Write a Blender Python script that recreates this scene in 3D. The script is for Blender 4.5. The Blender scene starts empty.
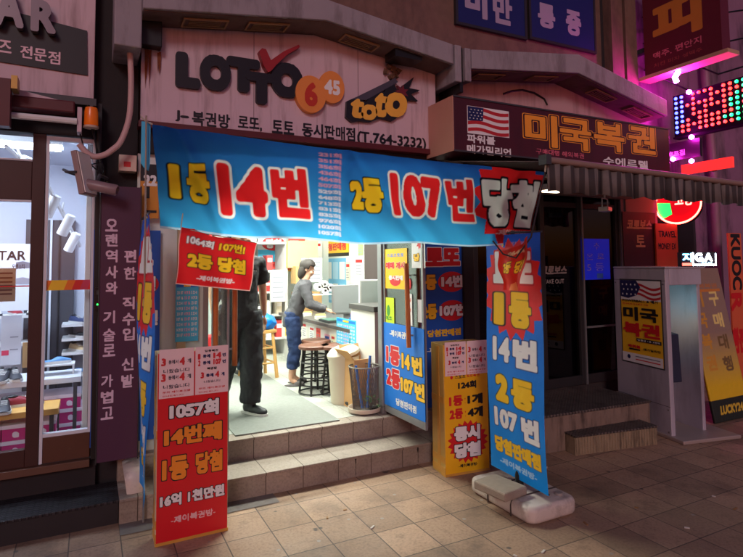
import bpy, bmesh, math, random
import numpy as np
from mathutils import Vector, Matrix
random.seed(7)
S = bpy.context.scene
COL = S.collection
rad = math.radians

# ------------------------------------------------------------------ camera
F, CX, CY, HC = 552., 371.5, 230., 1.70          # focal length and principal point in pixels of the 743 px photo
YAW, PIT, ROLL = rad(27), rad(3.5), 0.011
_f = np.array([math.sin(YAW)*math.cos(PIT), math.cos(YAW)*math.cos(PIT), math.sin(PIT)])
_r0 = np.array([math.cos(YAW), -math.sin(YAW), 0.]); _u0 = np.cross(_r0, _f)
_r = math.cos(ROLL)*_r0 - math.sin(ROLL)*_u0; _u = math.cos(ROLL)*_u0 + math.sin(ROLL)*_r0
cam_d = bpy.data.cameras.new('camera'); cam = bpy.data.objects.new('camera', cam_d); COL.objects.link(cam)
cam_d.sensor_width = 36; cam_d.lens = 36*F/743; cam_d.clip_end = 300; cam_d.clip_start = .05
cam_d.shift_y = -(278.5-CY)/743
cam.matrix_world = Matrix(((_r[0], _u[0], -_f[0], 0), (_r[1], _u[1], -_f[1], 0), (_r[2], _u[2], -_f[2], HC), (0, 0, 0, 1)))
S.camera = cam
CAMP = np.array([0, 0, HC])
def ray(px, py): return _f + (px-CX)/F*_r - (py-CY)/F*_u
def at(px, py, **k):                              # where the sight line through a photo pixel meets a real plane
    d = ray(px, py)
    if 'z' in k: t = (k['z']-HC)/d[2]
    elif 'y' in k: t = k['y']/d[1]
    else: t = k['x']/d[0]
    return CAMP + t*d

# ------------------------------------------------------------------ light
w = bpy.data.worlds.new('World'); S.world = w; w.use_nodes = True
nt = w.node_tree; bg = nt.nodes['Background']
sky = nt.nodes.new('ShaderNodeTexSky'); sky.sky_type = 'NISHITA'; sky.sun_disc = False
FILL_EL, FILL_DIR = rad(24), Vector((-.42, -.9, 0)).normalized()
sky.sun_elevation = rad(2.0); sky.sun_rotation = math.atan2(FILL_DIR.x, FILL_DIR.y)
mx = nt.nodes.new('ShaderNodeMix'); mx.data_type = 'RGBA'; mx.blend_type = 'MULTIPLY'; mx.inputs[0].default_value = 1
nt.links.new(sky.outputs[0], mx.inputs[6]); mx.inputs[7].default_value = (.82, .50, 1.15, 1)
nt.links.new(mx.outputs[2], bg.inputs[0]); bg.inputs[1].default_value = .098
street_fill_d = bpy.data.lights.new('street_fill', 'SUN'); street_fill = bpy.data.objects.new('street_fill', street_fill_d); COL.objects.link(street_fill)
street_fill_d.energy = .52; street_fill_d.angle = rad(14); street_fill_d.color = (1, .86, .88)  # directional front fill added in place of unseen street lighting, not sunlight
sd = Vector((FILL_DIR.x*math.cos(FILL_EL), FILL_DIR.y*math.cos(FILL_EL), math.sin(FILL_EL)))
street_fill.rotation_euler = sd.to_track_quat('Z', 'Y').to_euler()
S.view_settings.view_transform = 'Standard'; S.view_settings.look = 'None'
S.view_settings.exposure = .42; S.view_settings.gamma = 1; S.view_settings.use_curve_mapping = False
S.cycles.max_bounces = 8; S.cycles.transparent_max_bounces = 16; S.cycles.sample_clamp_indirect = 4
try: S.cycles.use_denoising = True
except Exception: pass

# ------------------------------------------------------------------ materials
def lin(c): return tuple(((v/255/12.92) if v/255 <= .04045 else ((v/255+.055)/1.055)**2.4) for v in c)
MATS = {}
def M(name, rgb, rough=.6, var=.12, scale=6., bump=0., metal=0., spec=.5, dirt=None, dirt_amt=.5, dirt_scale=(3, 3, .5), trans=0., emit=0., coat=0., lo=.48, hi=.66):
    if name in MATS: return MATS[name]
    m = bpy.data.materials.new(name); m.use_nodes = True; MATS[name] = m
    n = m.node_tree.nodes; L = m.node_tree.links; b = n['Principled BSDF']
    c = lin(rgb)
    tc = n.new('ShaderNodeTexCoord')
    nz = n.new('ShaderNodeTexNoise'); nz.inputs['Scale'].default_value = scale; nz.inputs['Detail'].default_value = 6
    L.new(tc.outputs['Object'], nz.inputs['Vector'])
    mix = n.new('ShaderNodeMix'); mix.data_type = 'RGBA'
    mix.inputs[6].default_value = tuple(v*(1-var) for v in c)+(1,); mix.inputs[7].default_value = tuple(min(1, v*(1+var)) for v in c)+(1,)
    L.new(nz.outputs[0], mix.inputs[0]); out = mix.outputs[2]
    if dirt:
        mp = n.new('ShaderNodeMapping'); mp.inputs['Scale'].default_value = dirt_scale; L.new(tc.outputs['Object'], mp.inputs[0])
        n2 = n.new('ShaderNodeTexNoise'); n2.inputs['Scale'].default_value = 2.2; n2.inputs['Detail'].default_value = 8; n2.inputs['Roughness'].default_value = .65
        L.new(mp.outputs[0], n2.inputs['Vector'])
        rp = n.new('ShaderNodeMapRange'); rp.inputs[1].default_value = lo; rp.inputs[2].default_value = hi; rp.inputs[4].default_value = dirt_amt
        L.new(n2.outputs[0], rp.inputs[0])
        m2 = n.new('ShaderNodeMix'); m2.data_type = 'RGBA'; L.new(rp.outputs[0], m2.inputs[0]); L.new(out, m2.inputs[6]); m2.inputs[7].default_value = lin(dirt)+(1,)
        out = m2.outputs[2]
    L.new(out, b.inputs['Base Color'])
    b.inputs['Roughness'].default_value = rough; b.inputs['Metallic'].default_value = metal; b.inputs['Specular IOR Level'].default_value = spec
    b.inputs['Coat Weight'].default_value = coat
    if bump:
        bp = n.new('ShaderNodeBump'); bp.inputs['Strength'].default_value = bump; bp.inputs['Distance'].default_value = .01
        n3 = n.new('ShaderNodeTexNoise'); n3.inputs['Scale'].default_value = scale*6; n3.inputs['Detail'].default_value = 5
        L.new(tc.outputs['Object'], n3.inputs['Vector']); L.new(n3.outputs[0], bp.inputs['Height']); L.new(bp.outputs[0], b.inputs['Normal'])
    if emit:
        L.new(out, b.inputs['Emission Color']); b.inputs['Emission Strength'].default_value = emit
    if trans:
        t = n.new('ShaderNodeBsdfTranslucent'); L.new(out, t.inputs[0]); ms = n.new('ShaderNodeMixShader'); ms.inputs[0].default_value = trans
        L.new(b.outputs[0], ms.inputs[1]); L.new(t.outputs[0], ms.inputs[2]); L.new(ms.outputs[0], n['Material Output'].inputs[0])
    return m
def GLASS(name, tint=(1, 1, 1), refl=.08, rough=.02):
    m = bpy.data.materials.new(name); m.use_nodes = True; n = m.node_tree.nodes; L = m.node_tree.links
    n.remove(n['Principled BSDF'])
    t = n.new('ShaderNodeBsdfTransparent'); t.inputs[0].default_value = tint+(1,)
    g = n.new('ShaderNodeBsdfGlossy'); g.inputs['Roughness'].default_value = rough
    lw = n.new('ShaderNodeLayerWeight'); lw.inputs[0].default_value = .25
    mr = n.new('ShaderNodeMapRange'); mr.inputs[3].default_value = refl*.5; mr.inputs[4].default_value = min(1, refl*6)
    L.new(lw.outputs['Fresnel'], mr.inputs[0])
    ms = n.new('ShaderNodeMixShader'); L.new(mr.outputs[0], ms.inputs[0]); L.new(t.outputs[0], ms.inputs[1]); L.new(g.outputs[0], ms.inputs[2])
    L.new(ms.outputs[0], n['Material Output'].inputs[0]); return m
def EMIT(name, rgb, s):
    if name in MATS: return MATS[name]
    m = bpy.data.materials.new(name); m.use_nodes = True; MATS[name] = m; b = m.node_tree.nodes['Principled BSDF']
    b.inputs['Base Color'].default_value = lin(rgb)+(1,); b.inputs['Emission Color'].default_value = lin(rgb)+(1,); b.inputs['Emission Strength'].default_value = s
    return m
def CLOTH(name, trans=.45, rough=.7):
    m = bpy.data.materials.new(name); m.use_nodes = True; n = m.node_tree.nodes; L = m.node_tree.links; b = n['Principled BSDF']
    a = n.new('ShaderNodeAttribute'); a.attribute_name = 'print'
    L.new(a.outputs['Color'], b.inputs['Base Color']); b.inputs['Roughness'].default_value = rough; b.inputs['Specular IOR Level'].default_value = .3
    tc = n.new('ShaderNodeTexCoord'); nz = n.new('ShaderNodeTexNoise'); nz.inputs['Scale'].default_value = 9; nz.inputs['Detail'].default_value = 5
    L.new(tc.outputs['Object'], nz.inputs[0]); bp = n.new('ShaderNodeBump'); bp.inputs['Strength'].default_value = .45; bp.inputs['Distance'].default_value = .02
    L.new(nz.outputs[0], bp.inputs['Height']); L.new(bp.outputs[0], b.inputs['Normal'])
    t = n.new('ShaderNodeBsdfTranslucent'); L.new(a.outputs['Color'], t.inputs[0])
    ms = n.new('ShaderNodeMixShader'); ms.inputs[0].default_value = trans
    L.new(b.outputs[0], ms.inputs[1]); L.new(t.outputs[0], ms.inputs[2]); L.new(ms.outputs[0], n['Material Output'].inputs[0]); return m

# ------------------------------------------------------------------ mesh builder
class MB:
    def __init__(s): s.V = []; s.F = []; s.I = []; s.mats = []
    def mi(s, m):
        if m not in s.mats: s.mats.append(m)
        return s.mats.index(m)
    def add(s, vs, fs, m, T=None):
        o = len(s.V); k = s.mi(m)
        s.V += [tuple(T @ Vector(v)) if T is not None else tuple(map(float, v)) for v in vs]
        s.F += [tuple(i+o for i in f) for f in fs]; s.I += [k]*len(fs); return s
    def box(s, x0, x1, y0, y1, z0, z1, m, T=None):
        v = [(x, y, z) for z in (z0, z1) for y in (y0, y1) for x in (x0, x1)]
        return s.add(v, [(0, 2, 3, 1), (4, 5, 7, 6), (0, 1, 5, 4), (2, 6, 7, 3), (0, 4, 6, 2), (1, 3, 7, 5)], m, T)
    def prism(s, poly, a, b, m, ax='y', T=None):   # poly in (x,z) for ax y, (x,y) for z, (y,z) for x
        def P(p, t): return (p[0], t, p[1]) if ax == 'y' else ((p[0], p[1], t) if ax == 'z' else (t, p[0], p[1]))
        n = len(poly); v = [P(p, a) for p in poly]+[P(p, b) for p in poly]
        fs = [tuple(range(n)), tuple(range(2*n-1, n-1, -1))]+[(i, i+n, (i+1) % n+n, (i+1) % n) for i in range(n)]
        return s.add(v, fs, m, T)
    def face(s, vs, m): return s.add(vs, [tuple(range(len(vs)))], m)
    def tube(s, pts, r, m, n=8, T=None, cap=True):
        pts = [Vector(p) for p in pts]; rs = r if isinstance(r, (list, tuple)) else [r]*len(pts)
        v = []; up = None
        for i, p in enumerate(pts):
            d = (pts[min(i+1, len(pts)-1)]-pts[max(i-1, 0)]).normalized()
            if up is None:
                up = Vector((0, 0, 1)) if abs(d.z) < .9 else Vector((1, 0, 0))
            a = d.cross(up).normalized(); up = a.cross(d).normalized()
            for k in range(n):
                t = 2*math.pi*k/n; v.append(p+rs[i]*(math.cos(t)*a+math.sin(t)*up))
        fs = []
        for i in range(len(pts)-1):
            for k in range(n): fs.append((i*n+k, i*n+(k+1) % n, (i+1)*n+(k+1) % n, (i+1)*n+k))
        if cap: fs += [tuple(range(n-1, -1, -1)), tuple(range((len(pts)-1)*n, len(pts)*n))]
        return s.add(v, fs, m, T)
    def lathe(s, prof, m, n=24, c=(0, 0, 0), T=None):
        v = []
        for r, z in prof:
            for k in range(n): t = 2*math.pi*k/n; v.append((c[0]+r*math.cos(t), c[1]+r*math.sin(t), c[2]+z))
        fs = [(i*n+k, i*n+(k+1) % n, (i+1)*n+(k+1) % n, (i+1)*n+k) for i in range(len(prof)-1) for k in range(n)]
        if prof[0][0] > 1e-5: fs.append(tuple(range(n-1, -1, -1)))
        if prof[-1][0] > 1e-5: fs.append(tuple(range((len(prof)-1)*n, len(prof)*n)))
        return s.add(v, fs, m, T)
    def mesh(s, name, off=(0, 0, 0), rot=0.):
        if any(off) or rot:
            R = Matrix.Rotation(-rot, 4, 'Z'); o = Vector(off); V = [tuple(R @ (Vector(v)-o)) for v in s.V]
        else: V = s.V
        me = bpy.data.meshes.new(name); me.from_pydata(V, [], s.F)
        for m in s.mats: me.materials.append(m)
        me.polygons.foreach_set('material_index', s.I); me.update(); return me
    def build(s, name, parent=None, world=False, smooth=False, bevel=0., fix=True):
        """local coordinates of the parent, unless world=True"""
        if world and parent is not None: me = s.mesh(name, parent.location, parent.rotation_euler.z)
        else: me = s.mesh(name)
        o = bpy.data.objects.new(name, me); COL.objects.link(o)
        if parent is not None: o.parent = parent
        finish(o, smooth, bevel, fix); return o
def finish(o, smooth=False, bevel=0., fix=True):
    if fix:
        bm = bmesh.new(); bm.from_mesh(o.data); bmesh.ops.recalc_face_normals(bm, faces=bm.faces); bm.to_mesh(o.data); bm.free()
    if smooth:
        o.data.polygons.foreach_set('use_smooth', [True]*len(o.data.polygons))
        e = o.modifiers.new('edge', 'EDGE_SPLIT'); e.split_angle = rad(40)
    if bevel:
        b = o.modifiers.new('bevel', 'BEVEL'); b.width = bevel; b.segments = 2; b.limit_method = 'ANGLE'; b.angle_limit = rad(50)
def tag(o, label, cat, group=None, kind=None):
    if label: o['label'] = label
    if cat: o['category'] = cat
    if group: o['group'] = group
    if kind: o['kind'] = kind
    return o
def thing(name, label, cat, loc=(0, 0, 0), rz=0., group=None):
    o = bpy.data.objects.new(name, None); COL.objects.link(o); o.empty_display_size = .1
    o.location = loc; o.rotation_euler = (0, 0, rz); return tag(o, label, cat, group)
def solo(name, mb, label, cat, loc=None, group=None, rz=0., **k):
    """a thing that is one mesh built in world coordinates (or local, if loc is given)"""
    if loc is None:
        a = np.array(mb.V); loc = ((a[:, 0].min()+a[:, 0].max())/2, (a[:, 1].min()+a[:, 1].max())/2, a[:, 2].min())
        me = mb.mesh(name, loc)
    else: me = mb.mesh(name)
    o = bpy.data.objects.new(name, me); COL.objects.link(o); o.location = loc; o.rotation_euler = (0, 0, rz)
    finish(o, **k); return tag(o, label, cat, group)
def struct(name, mb, **k):
    o = mb.build(name, **k); o['kind'] = 'structure'; return o
def dup(o, loc, rz, label=None, parent=None):
    c = o.copy(); COL.objects.link(c)
    if parent is None:
        c.location = loc; c.rotation_euler = (0, 0, rz)
        if label: c['label'] = label
    else: c.parent = parent
    for ch in list(o.children): dup(ch, None, 0, None, c)
    return c
def RZ(a, p=(0, 0, 0)): return Matrix.Translation(p) @ Matrix.Rotation(a, 4, 'Z')

# ------------------------------------------------------------------ lettering: glyph outlines to distance fields to flat shapes
_mask = {}
def glyphs(s, R):
    key = (s, R)
    if key in _mask: return _mask[key]
    c = bpy.data.curves.new('t', 'FONT'); c.body = s; c.size = 1; c.resolution_u = 4
    o = bpy.data.objects.new('t', c); COL.objects.link(o)
    dg = bpy.context.evaluated_depsgraph_get(); me = bpy.data.meshes.new_from_object(o.evaluated_get(dg))
    V = np.array([v.co[:2] for v in me.vertices]); cnt = {}
    for p in me.polygons:
        for e in p.edge_keys: cnt[e] = cnt.get(e, 0)+1
    E = [e for e, k in cnt.items() if k == 1]
    bpy.data.objects.remove(o); bpy.data.curves.remove(c); bpy.data.meshes.remove(me)
    pad = int(.22*R)+2
    x0, y0 = V.min(0); x1, y1 = V.max(0)
    Wd = int((x1-x0)*R)+2*pad+1; Ht = int((y1-y0)*R)+2*pad+1
    A = np.zeros((Ht, Wd+1), np.int32)
    for a, b in E:
        xa, ya = (V[a]-(x0, y0))*R+pad; xb, yb = (V[b]-(x0, y0))*R+pad
        if ya == yb: continue
        if ya > yb: xa, ya, xb, yb = xb, yb, xa, ya
        r = np.arange(int(math.ceil(ya)), int(math.ceil(yb)))
        if len(r) == 0: continue
        xc = np.ceil(xa+(r-ya)/(yb-ya)*(xb-xa)).astype(int); np.add.at(A, (r, np.clip(xc, 0, Wd)), 1)
    mk = (np.cumsum(A, 1) % 2)[:, :Wd] == 1
    rmax = int(.2*R)+1
    D = np.full(mk.shape, 1e3); Di = np.full(mk.shape, 3.)
    off = sorted([(dx*dx+dy*dy, dx, dy) for dx in range(-rmax, rmax+1) for dy in range(-rmax, rmax+1) if dx*dx+dy*dy <= rmax*rmax])
    P = np.pad(mk, rmax)
    pw = 5. if any(ord(ch) > 127 for ch in s) else 2.2
    for d2, dx, dy in off:
        d = (abs(dx)**pw+abs(dy)**pw)**(1/pw); sh = P[rmax+dy:rmax+dy+Ht, rmax+dx:rmax+dx+Wd]
        D = np.where(sh & (d < D), d, D)
        if d <= 3: Di = np.where(~sh & (d < Di), d, Di)
    D = np.where(mk, .5-Di, D-.5); D = np.minimum(D, rmax)
    K = np.pad(D, 1, mode='edge'); D = (K[:-2, 1:-1]+K[2:, 1:-1]+K[1:-1, :-2]+K[1:-1, 2:]+4*D)/8
    _mask[key] = (D, pad, (x1-x0), (y1-y0)); return _mask[key]
def iso(D, lv):
    I = D < lv; H, Wd = D.shape
    code = I[:-1, :-1]*1+I[:-1, 1:]*2+I[1:, 1:]*4+I[1:, :-1]*8
    V = []; Fc = []
    full = code == 15; act = {}
    def emit(a, b, r0, r1):
        o = len(V); V.extend([(a, r0), (b, r0), (b, r1), (a, r1)]); Fc.append((o, o+1, o+2, o+3))
    for r in range(H-1):
        row = np.concatenate(([0], full[r].astype(np.int8), [0])); d = np.diff(row)
        runs = list(zip(np.where(d == 1)[0], np.where(d == -1)[0])); new = {}
        for k in runs: new[k] = act.pop(k, r)
        for (a, b), r0 in act.items(): emit(a, b, r0, r)
        act = new
    for (a, b), r0 in act.items(): emit(a, b, r0, H-1)
    cd = [(0, 0), (0, 1), (1, 1), (1, 0)]
    for c in range(1, 15):
        ii, jj = np.where(code == c)
        if len(ii) == 0: continue
        pts = []
        for k in range(4):
            a = cd[k]; b = cd[(k+1) % 4]; ina = c >> k & 1; inb = c >> ((k+1) % 4) & 1
            if ina: pts.append((jj+a[1], ii+a[0]))
            if ina != inb:
                da = D[ii+a[0], jj+a[1]]; db = D[ii+b[0], jj+b[1]]; t = (lv-da)/(db-da)
                pts.append((jj+a[1]+t*(b[1]-a[1]), ii+a[0]+t*(b[0]-a[0])))
        n = len(pts); o = len(V)
        A = np.stack([np.stack(p, 1) for p in pts], 1).reshape(-1, 2); V.extend(map(tuple, A))
        Fc.extend(tuple(range(o+i*n, o+i*n+n)) for i in range(len(ii)))
    return V, Fc
class Fr:
    """a flat face: origin O, right R, up U; lettering sits in thin layers in front of it"""
    def __init__(s, O, R=(1, 0, 0), U=(0, 0, 1), step=.0011):
        s.O, s.R, s.U = map(lambda v: np.array(v, float), (O, R, U)); s.R /= np.linalg.norm(s.R); s.U /= np.linalg.norm(s.U); s.N = np.cross(s.R, s.U); s.step = step
    def p(s, x, z, k=1): return s.O+s.R*x+s.U*z+s.N*s.step*k
    def px(s, a, b):
        d = ray(a, b); t = ((s.O-CAMP) @ s.N)/(d @ s.N); q = CAMP+t*d-s.O; return q @ s.R, q @ s.U
    def poly(s, mb, pts, m, k=1): mb.face([tuple(s.p(x, z, k)) for x, z in pts], m)
    def rect(s, mb, x, z, w, h, m, k=1): s.poly(mb, [(x, z), (x+w, z), (x+w, z+h), (x, z+h)], m, k)
    def disc(s, mb, x, z, rx, rz, m, k=1, n=28): s.poly(mb, [(x+rx*math.cos(2*math.pi*i/n), z+rz*math.sin(2*math.pi*i/n)) for i in range(n)], m, k)
    def burst(s, mb, x, z, rx, rz, m, k=1, n=22, q=.74):
        s.poly(mb, [(x+(1 if i % 2 else q)*rx*math.cos(math.pi*i/n), z+(1 if i % 2 else q)*rz*math.sin(math.pi*i/n)) for i in range(2*n)], m, k)
    def T(s, mb, t, x, z, w, h, fill, bold=.03, outs=(), k=1, slant=0., rot=0):
        """ink box of the text fitted to x, z, w, h; outs = [(material, width in em), ...] outwards"""
        hh = h if not rot else w
        R = int(min(64, max(16, hh/.0032)))
        D, pad, ew, eh = glyphs(t, R)
        n = len(outs)
        for i in range(n+1):
            ow = 0 if i == 0 else outs[i-1][1]; m = fill if i == 0 else outs[i-1][0]
            V, Fc = iso(D, min((bold+ow)*R, .19*R))
            kk = k+(n-i); bx = (ew+2*bold)*R; by = (eh+2*bold)*R; p0 = pad-bold*R; vs = []
            for a, b in V:
                u, v = (a-p0)/bx, (b-p0)/by
                if rot: u, v = v, 1-u
                vs.append(tuple(s.p(x+u*w+slant*(v-.5)*h, z+v*h, kk)))
            mb.add(vs, Fc, m)
    def P(s, mb, t, L, Rt, hpx, fill, **k):
        """the same, placed by the photo pixels of its left and right middle and its height in pixels"""
        xl, zl = s.px(*L); xr, zr = s.px(*Rt); cx, cy = (L[0]+Rt[0])/2, (L[1]+Rt[1])/2
        h = s.px(cx, cy-hpx/2)[1]-s.px(cx, cy+hpx/2)[1]
        s.T(mb, t, xl, (zl+zr)/2-h/2, xr-xl, h, fill, **k)

# printed cloth: a fine grid of vertices that carries the print
class Print:
    def __init__(s, w, h, d, base):
        s.w, s.h, s.d = w, h, d; s.nx = int(w/d)+1; s.nz = int(h/d)+1
        s.X, s.Z = np.meshgrid(np.linspace(0, w, s.nx), np.linspace(0, h, s.nz))
        s.C = base(s.X/w, s.Z/h) if callable(base) else np.tile(np.array(lin(base)), (s.nz, s.nx, 1))
    def mixin(s, a, rgb): s.C = s.C*(1-a[..., None])+np.array(lin(rgb))*a[..., None]
    def poly(s, pts, rgb):
        ins = np.zeros(s.X.shape, bool); n = len(pts)
        for i in range(n):
            (xa, za), (xb, zb) = pts[i], pts[(i+1) % n]
            if za == zb: continue
            c = ((za > s.Z) != (zb > s.Z)) & (s.X < (xb-xa)*(s.Z-za)/(zb-za)+xa); ins ^= c
        s.mixin(ins.astype(float), rgb)
    def burst(s, x, z, rx, rz, rgb, n=22, q=.74):
        s.poly([(x+(1 if i % 2 else q)*rx*math.cos(math.pi*i/n), z+(1 if i % 2 else q)*rz*math.sin(math.pi*i/n)) for i in range(2*n)], rgb)
    def disc(s, x, z, rx, rz, rgb): s.burst(x, z, rx, rz, rgb, 20, 1)
    def T(s, t, x, z, w, h, fill, bold=.03, outs=(), slant=0.):
        R = 48; D, pad, ew, eh = glyphs(t, R)
        u = (s.X-slant*(s.Z-z-h/2)-x)/w; v = (s.Z-z)/h
        a = pad-bold*R+u*(ew+2*bold)*R; b = pad-bold*R+v*(eh+2*bold)*R
        ok = (a > 0) & (a < D.shape[1]-1.01) & (b > 0) & (b < D.shape[0]-1.01)
        a = np.clip(a, 0, D.shape[1]-1.01); b = np.clip(b, 0, D.shape[0]-1.01)
        i, j = b.astype(int), a.astype(int); fb, fa = b-i, a-j
        d = (D[i, j]*(1-fa)+D[i, j+1]*fa)*(1-fb)+(D[i+1, j]*(1-fa)+D[i+1, j+1]*fa)*fb
        px = s.d/h*(eh+2*bold)*R
        lv = 0; seq = [(fill, bold)]
        for m, o in outs: seq.append((m, bold+o))
        for m, l in reversed(seq):
            s.mixin(np.where(ok, np.clip(.5-(d-min(l, .19)*R)/max(px, .5), 0, 1), 0), m)
    def mesh(s, name, fn, mat):
        """fn(u, v) -> world points; u to the right, v upwards, both 0..1"""
        P = fn(s.X/s.w, s.Z/s.h); V = np.stack(P, -1).reshape(-1, 3)
        idx = np.arange(s.nx*s.nz).reshape(s.nz, s.nx)
        Fq = np.stack([idx[:-1, :-1], idx[:-1, 1:], idx[1:, 1:], idx[1:, :-1]], -1).reshape(-1, 4)
        me = bpy.data.meshes.new(name); me.from_pydata(V.tolist(), [], Fq.tolist()); me.materials.append(mat)
        at_ = me.color_attributes.new('print', 'FLOAT_COLOR', 'POINT')
        at_.data.foreach_set('color', np.concatenate([s.C.reshape(-1, 3), np.ones((s.nx*s.nz, 1))], 1).astype(np.float32).ravel())
        me.polygons.foreach_set('use_smooth', [True]*len(me.polygons)); me.update(); return me
    def link(s, name, fn, mat, parent=None, loc=None):
        me = s.mesh(name, fn, mat); o = bpy.data.objects.new(name, me); COL.objects.link(o)
        if parent is not None:
            o.parent = parent; me.transform(Matrix.Rotation(-parent.rotation_euler.z, 4, 'Z') @ Matrix.Translation(-Vector(parent.location)))
        elif loc is not None: me.transform(Matrix.Translation(-Vector(loc))); o.location = loc
        return o
# ------------------------------------------------------------------ setting: ground
def tile_mat(name, rgb, mort, wd, ht, size=.006, var=.16, rough=.7, stain=(60, 45, 38), stain_amt=.45, uv='xy', off=(0, 0), bump=.4, gum=False):
    m = bpy.data.materials.new(name); m.use_nodes = True; n = m.node_tree.nodes; L = m.node_tree.links; b = n['Principled BSDF']
    tc = n.new('ShaderNodeTexCoord'); mp = n.new('ShaderNodeMapping')
    src = tc.outputs['Object']
    if uv != 'xy':
        sx = n.new('ShaderNodeSeparateXYZ'); cx = n.new('ShaderNodeCombineXYZ'); L.new(src, sx.inputs[0])
        L.new(sx.outputs['XYZ'.index(uv[0].upper())], cx.inputs[0]); L.new(sx.outputs['XYZ'.index(uv[1].upper())], cx.inputs[1]); src2 = cx.outputs[0]
    else: src2 = src
    mp.inputs['Location'].default_value = (off[0], off[1], 0); L.new(src2, mp.inputs[0])
    br = n.new('ShaderNodeTexBrick'); br.offset = 0; br.squash = 1
    c = lin(rgb)
    br.inputs['Color1'].default_value = tuple(v*(1-var) for v in c)+(1,); br.inputs['Color2'].default_value = tuple(min(1, v*(1+var)) for v in c)+(1,)
    br.inputs['Mortar'].default_value = lin(mort)+(1,); br.inputs['Scale'].default_value = 1; br.inputs['Mortar Size'].default_value = size
    br.inputs['Brick Width'].default_value = wd; br.inputs['Row Height'].default_value = ht; br.inputs['Bias'].default_value = 0; br.inputs['Mortar Smooth'].default_value = .3
    L.new(mp.outputs[0], br.inputs['Vector'])
    out = br.outputs['Color']
    for sc, lo, hi, amt, col in ((55, .45, .72, .5, tuple(v*.35 for v in c)), (1.7, .5, .72, stain_amt, lin(stain)), (7, .55, .75, stain_amt*.7, lin(stain)), (.6, .45, .7, stain_amt*.6, tuple(v*.6 for v in c))):
        nz = n.new('ShaderNodeTexNoise'); nz.inputs['Scale'].default_value = sc; nz.inputs['Detail'].default_value = 7; nz.inputs['Roughness'].default_value = .6
        L.new(src, nz.inputs[0]); rp = n.new('ShaderNodeMapRange'); rp.inputs[1].default_value = lo; rp.inputs[2].default_value = hi; rp.inputs[4].default_value = amt; L.new(nz.outputs[0], rp.inputs[0])
        mx = n.new('ShaderNodeMix'); mx.data_type = 'RGBA'; L.new(rp.outputs[0], mx.inputs[0]); L.new(out, mx.inputs[6]); mx.inputs[7].default_value = col+(1,); out = mx.outputs[2]
    if gum:
        for vs, th, colr in ((2.3, .085, (.035, .03, .028)), (5.1, .07, (.30, .26, .23)), (3.7, .06, (.05, .04, .035))):
            vo = n.new('ShaderNodeTexVoronoi'); vo.inputs['Scale'].default_value = vs; L.new(src, vo.inputs['Vector'])
            nn = n.new('ShaderNodeTexNoise'); nn.inputs['Scale'].default_value = 40; L.new(src, nn.inputs[0]); a_ = n.new('ShaderNodeMath'); a_.operation = 'MULTIPLY_ADD'; L.new(nn.outputs[0], a_.inputs[0]); a_.inputs[1].default_value = .05; L.new(vo.outputs['Distance'], a_.inputs[2])
            rp = n.new('ShaderNodeMapRange'); rp.inputs[1].default_value = th+.012; rp.inputs[2].default_value = th+.03; rp.inputs[3].default_value = .75; rp.inputs[4].default_value = 0; L.new(a_.outputs[0], rp.inputs[0])
            mx = n.new('ShaderNodeMix'); mx.data_type = 'RGBA'; L.new(rp.outputs[0], mx.inputs[0]); L.new(out, mx.inputs[6]); mx.inputs[7].default_value = colr+(1,); out = mx.outputs[2]
    L.new(out, b.inputs['Base Color'])
    nz = n.new('ShaderNodeTexNoise'); nz.inputs['Scale'].default_value = 3; nz.inputs['Detail'].default_value = 6; L.new(src, nz.inputs[0])
    rr = n.new('ShaderNodeMapRange'); rr.inputs[3].default_value = rough-.22; rr.inputs[4].default_value = rough+.2; L.new(nz.outputs[0], rr.inputs[0]); L.new(rr.outputs[0], b.inputs['Roughness'])
    n3 = n.new('ShaderNodeTexNoise'); n3.inputs['Scale'].default_value = 70; n3.inputs['Detail'].default_value = 5; L.new(src, n3.inputs[0])
    ad = n.new('ShaderNodeMath'); ad.operation = 'MULTIPLY_ADD'; L.new(br.outputs['Fac'], ad.inputs[0]); ad.inputs[1].default_value = -1.5; L.new(n3.outputs[0], ad.inputs[2])
    bp = n.new('ShaderNodeBump'); bp.inputs['Strength'].default_value = bump; bp.inputs['Distance'].default_value = .004; L.new(ad.outputs[0], bp.inputs['Height']); L.new(bp.outputs[0], b.inputs['Normal'])
    return m
PAVE = tile_mat('pavement tile', (166, 132, 106), (84, 68, 58), .287, .333, .0042, gum=True, stain_amt=.65, var=.22, off=(-.775+.287*40, -.54+.333*40))
g = MB(); g.face([(-60, -60, 0), (60, -60, 0), (60, 60, 0), (-60, 60, 0)], PAVE); struct('ground', g, fix=False)
cem = M('cement', (112, 102, 98), .85, .2, 9, .3, dirt=(50, 42, 38), dirt_scale=(2, 2, 2))
g = MB(); g.face([(.2, 3.93, .004), (1.24, 3.93, .004), (1.24, 4.10, .004), (.2, 4.10, .004)], cem); struct('path', g, fix=False)

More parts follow.
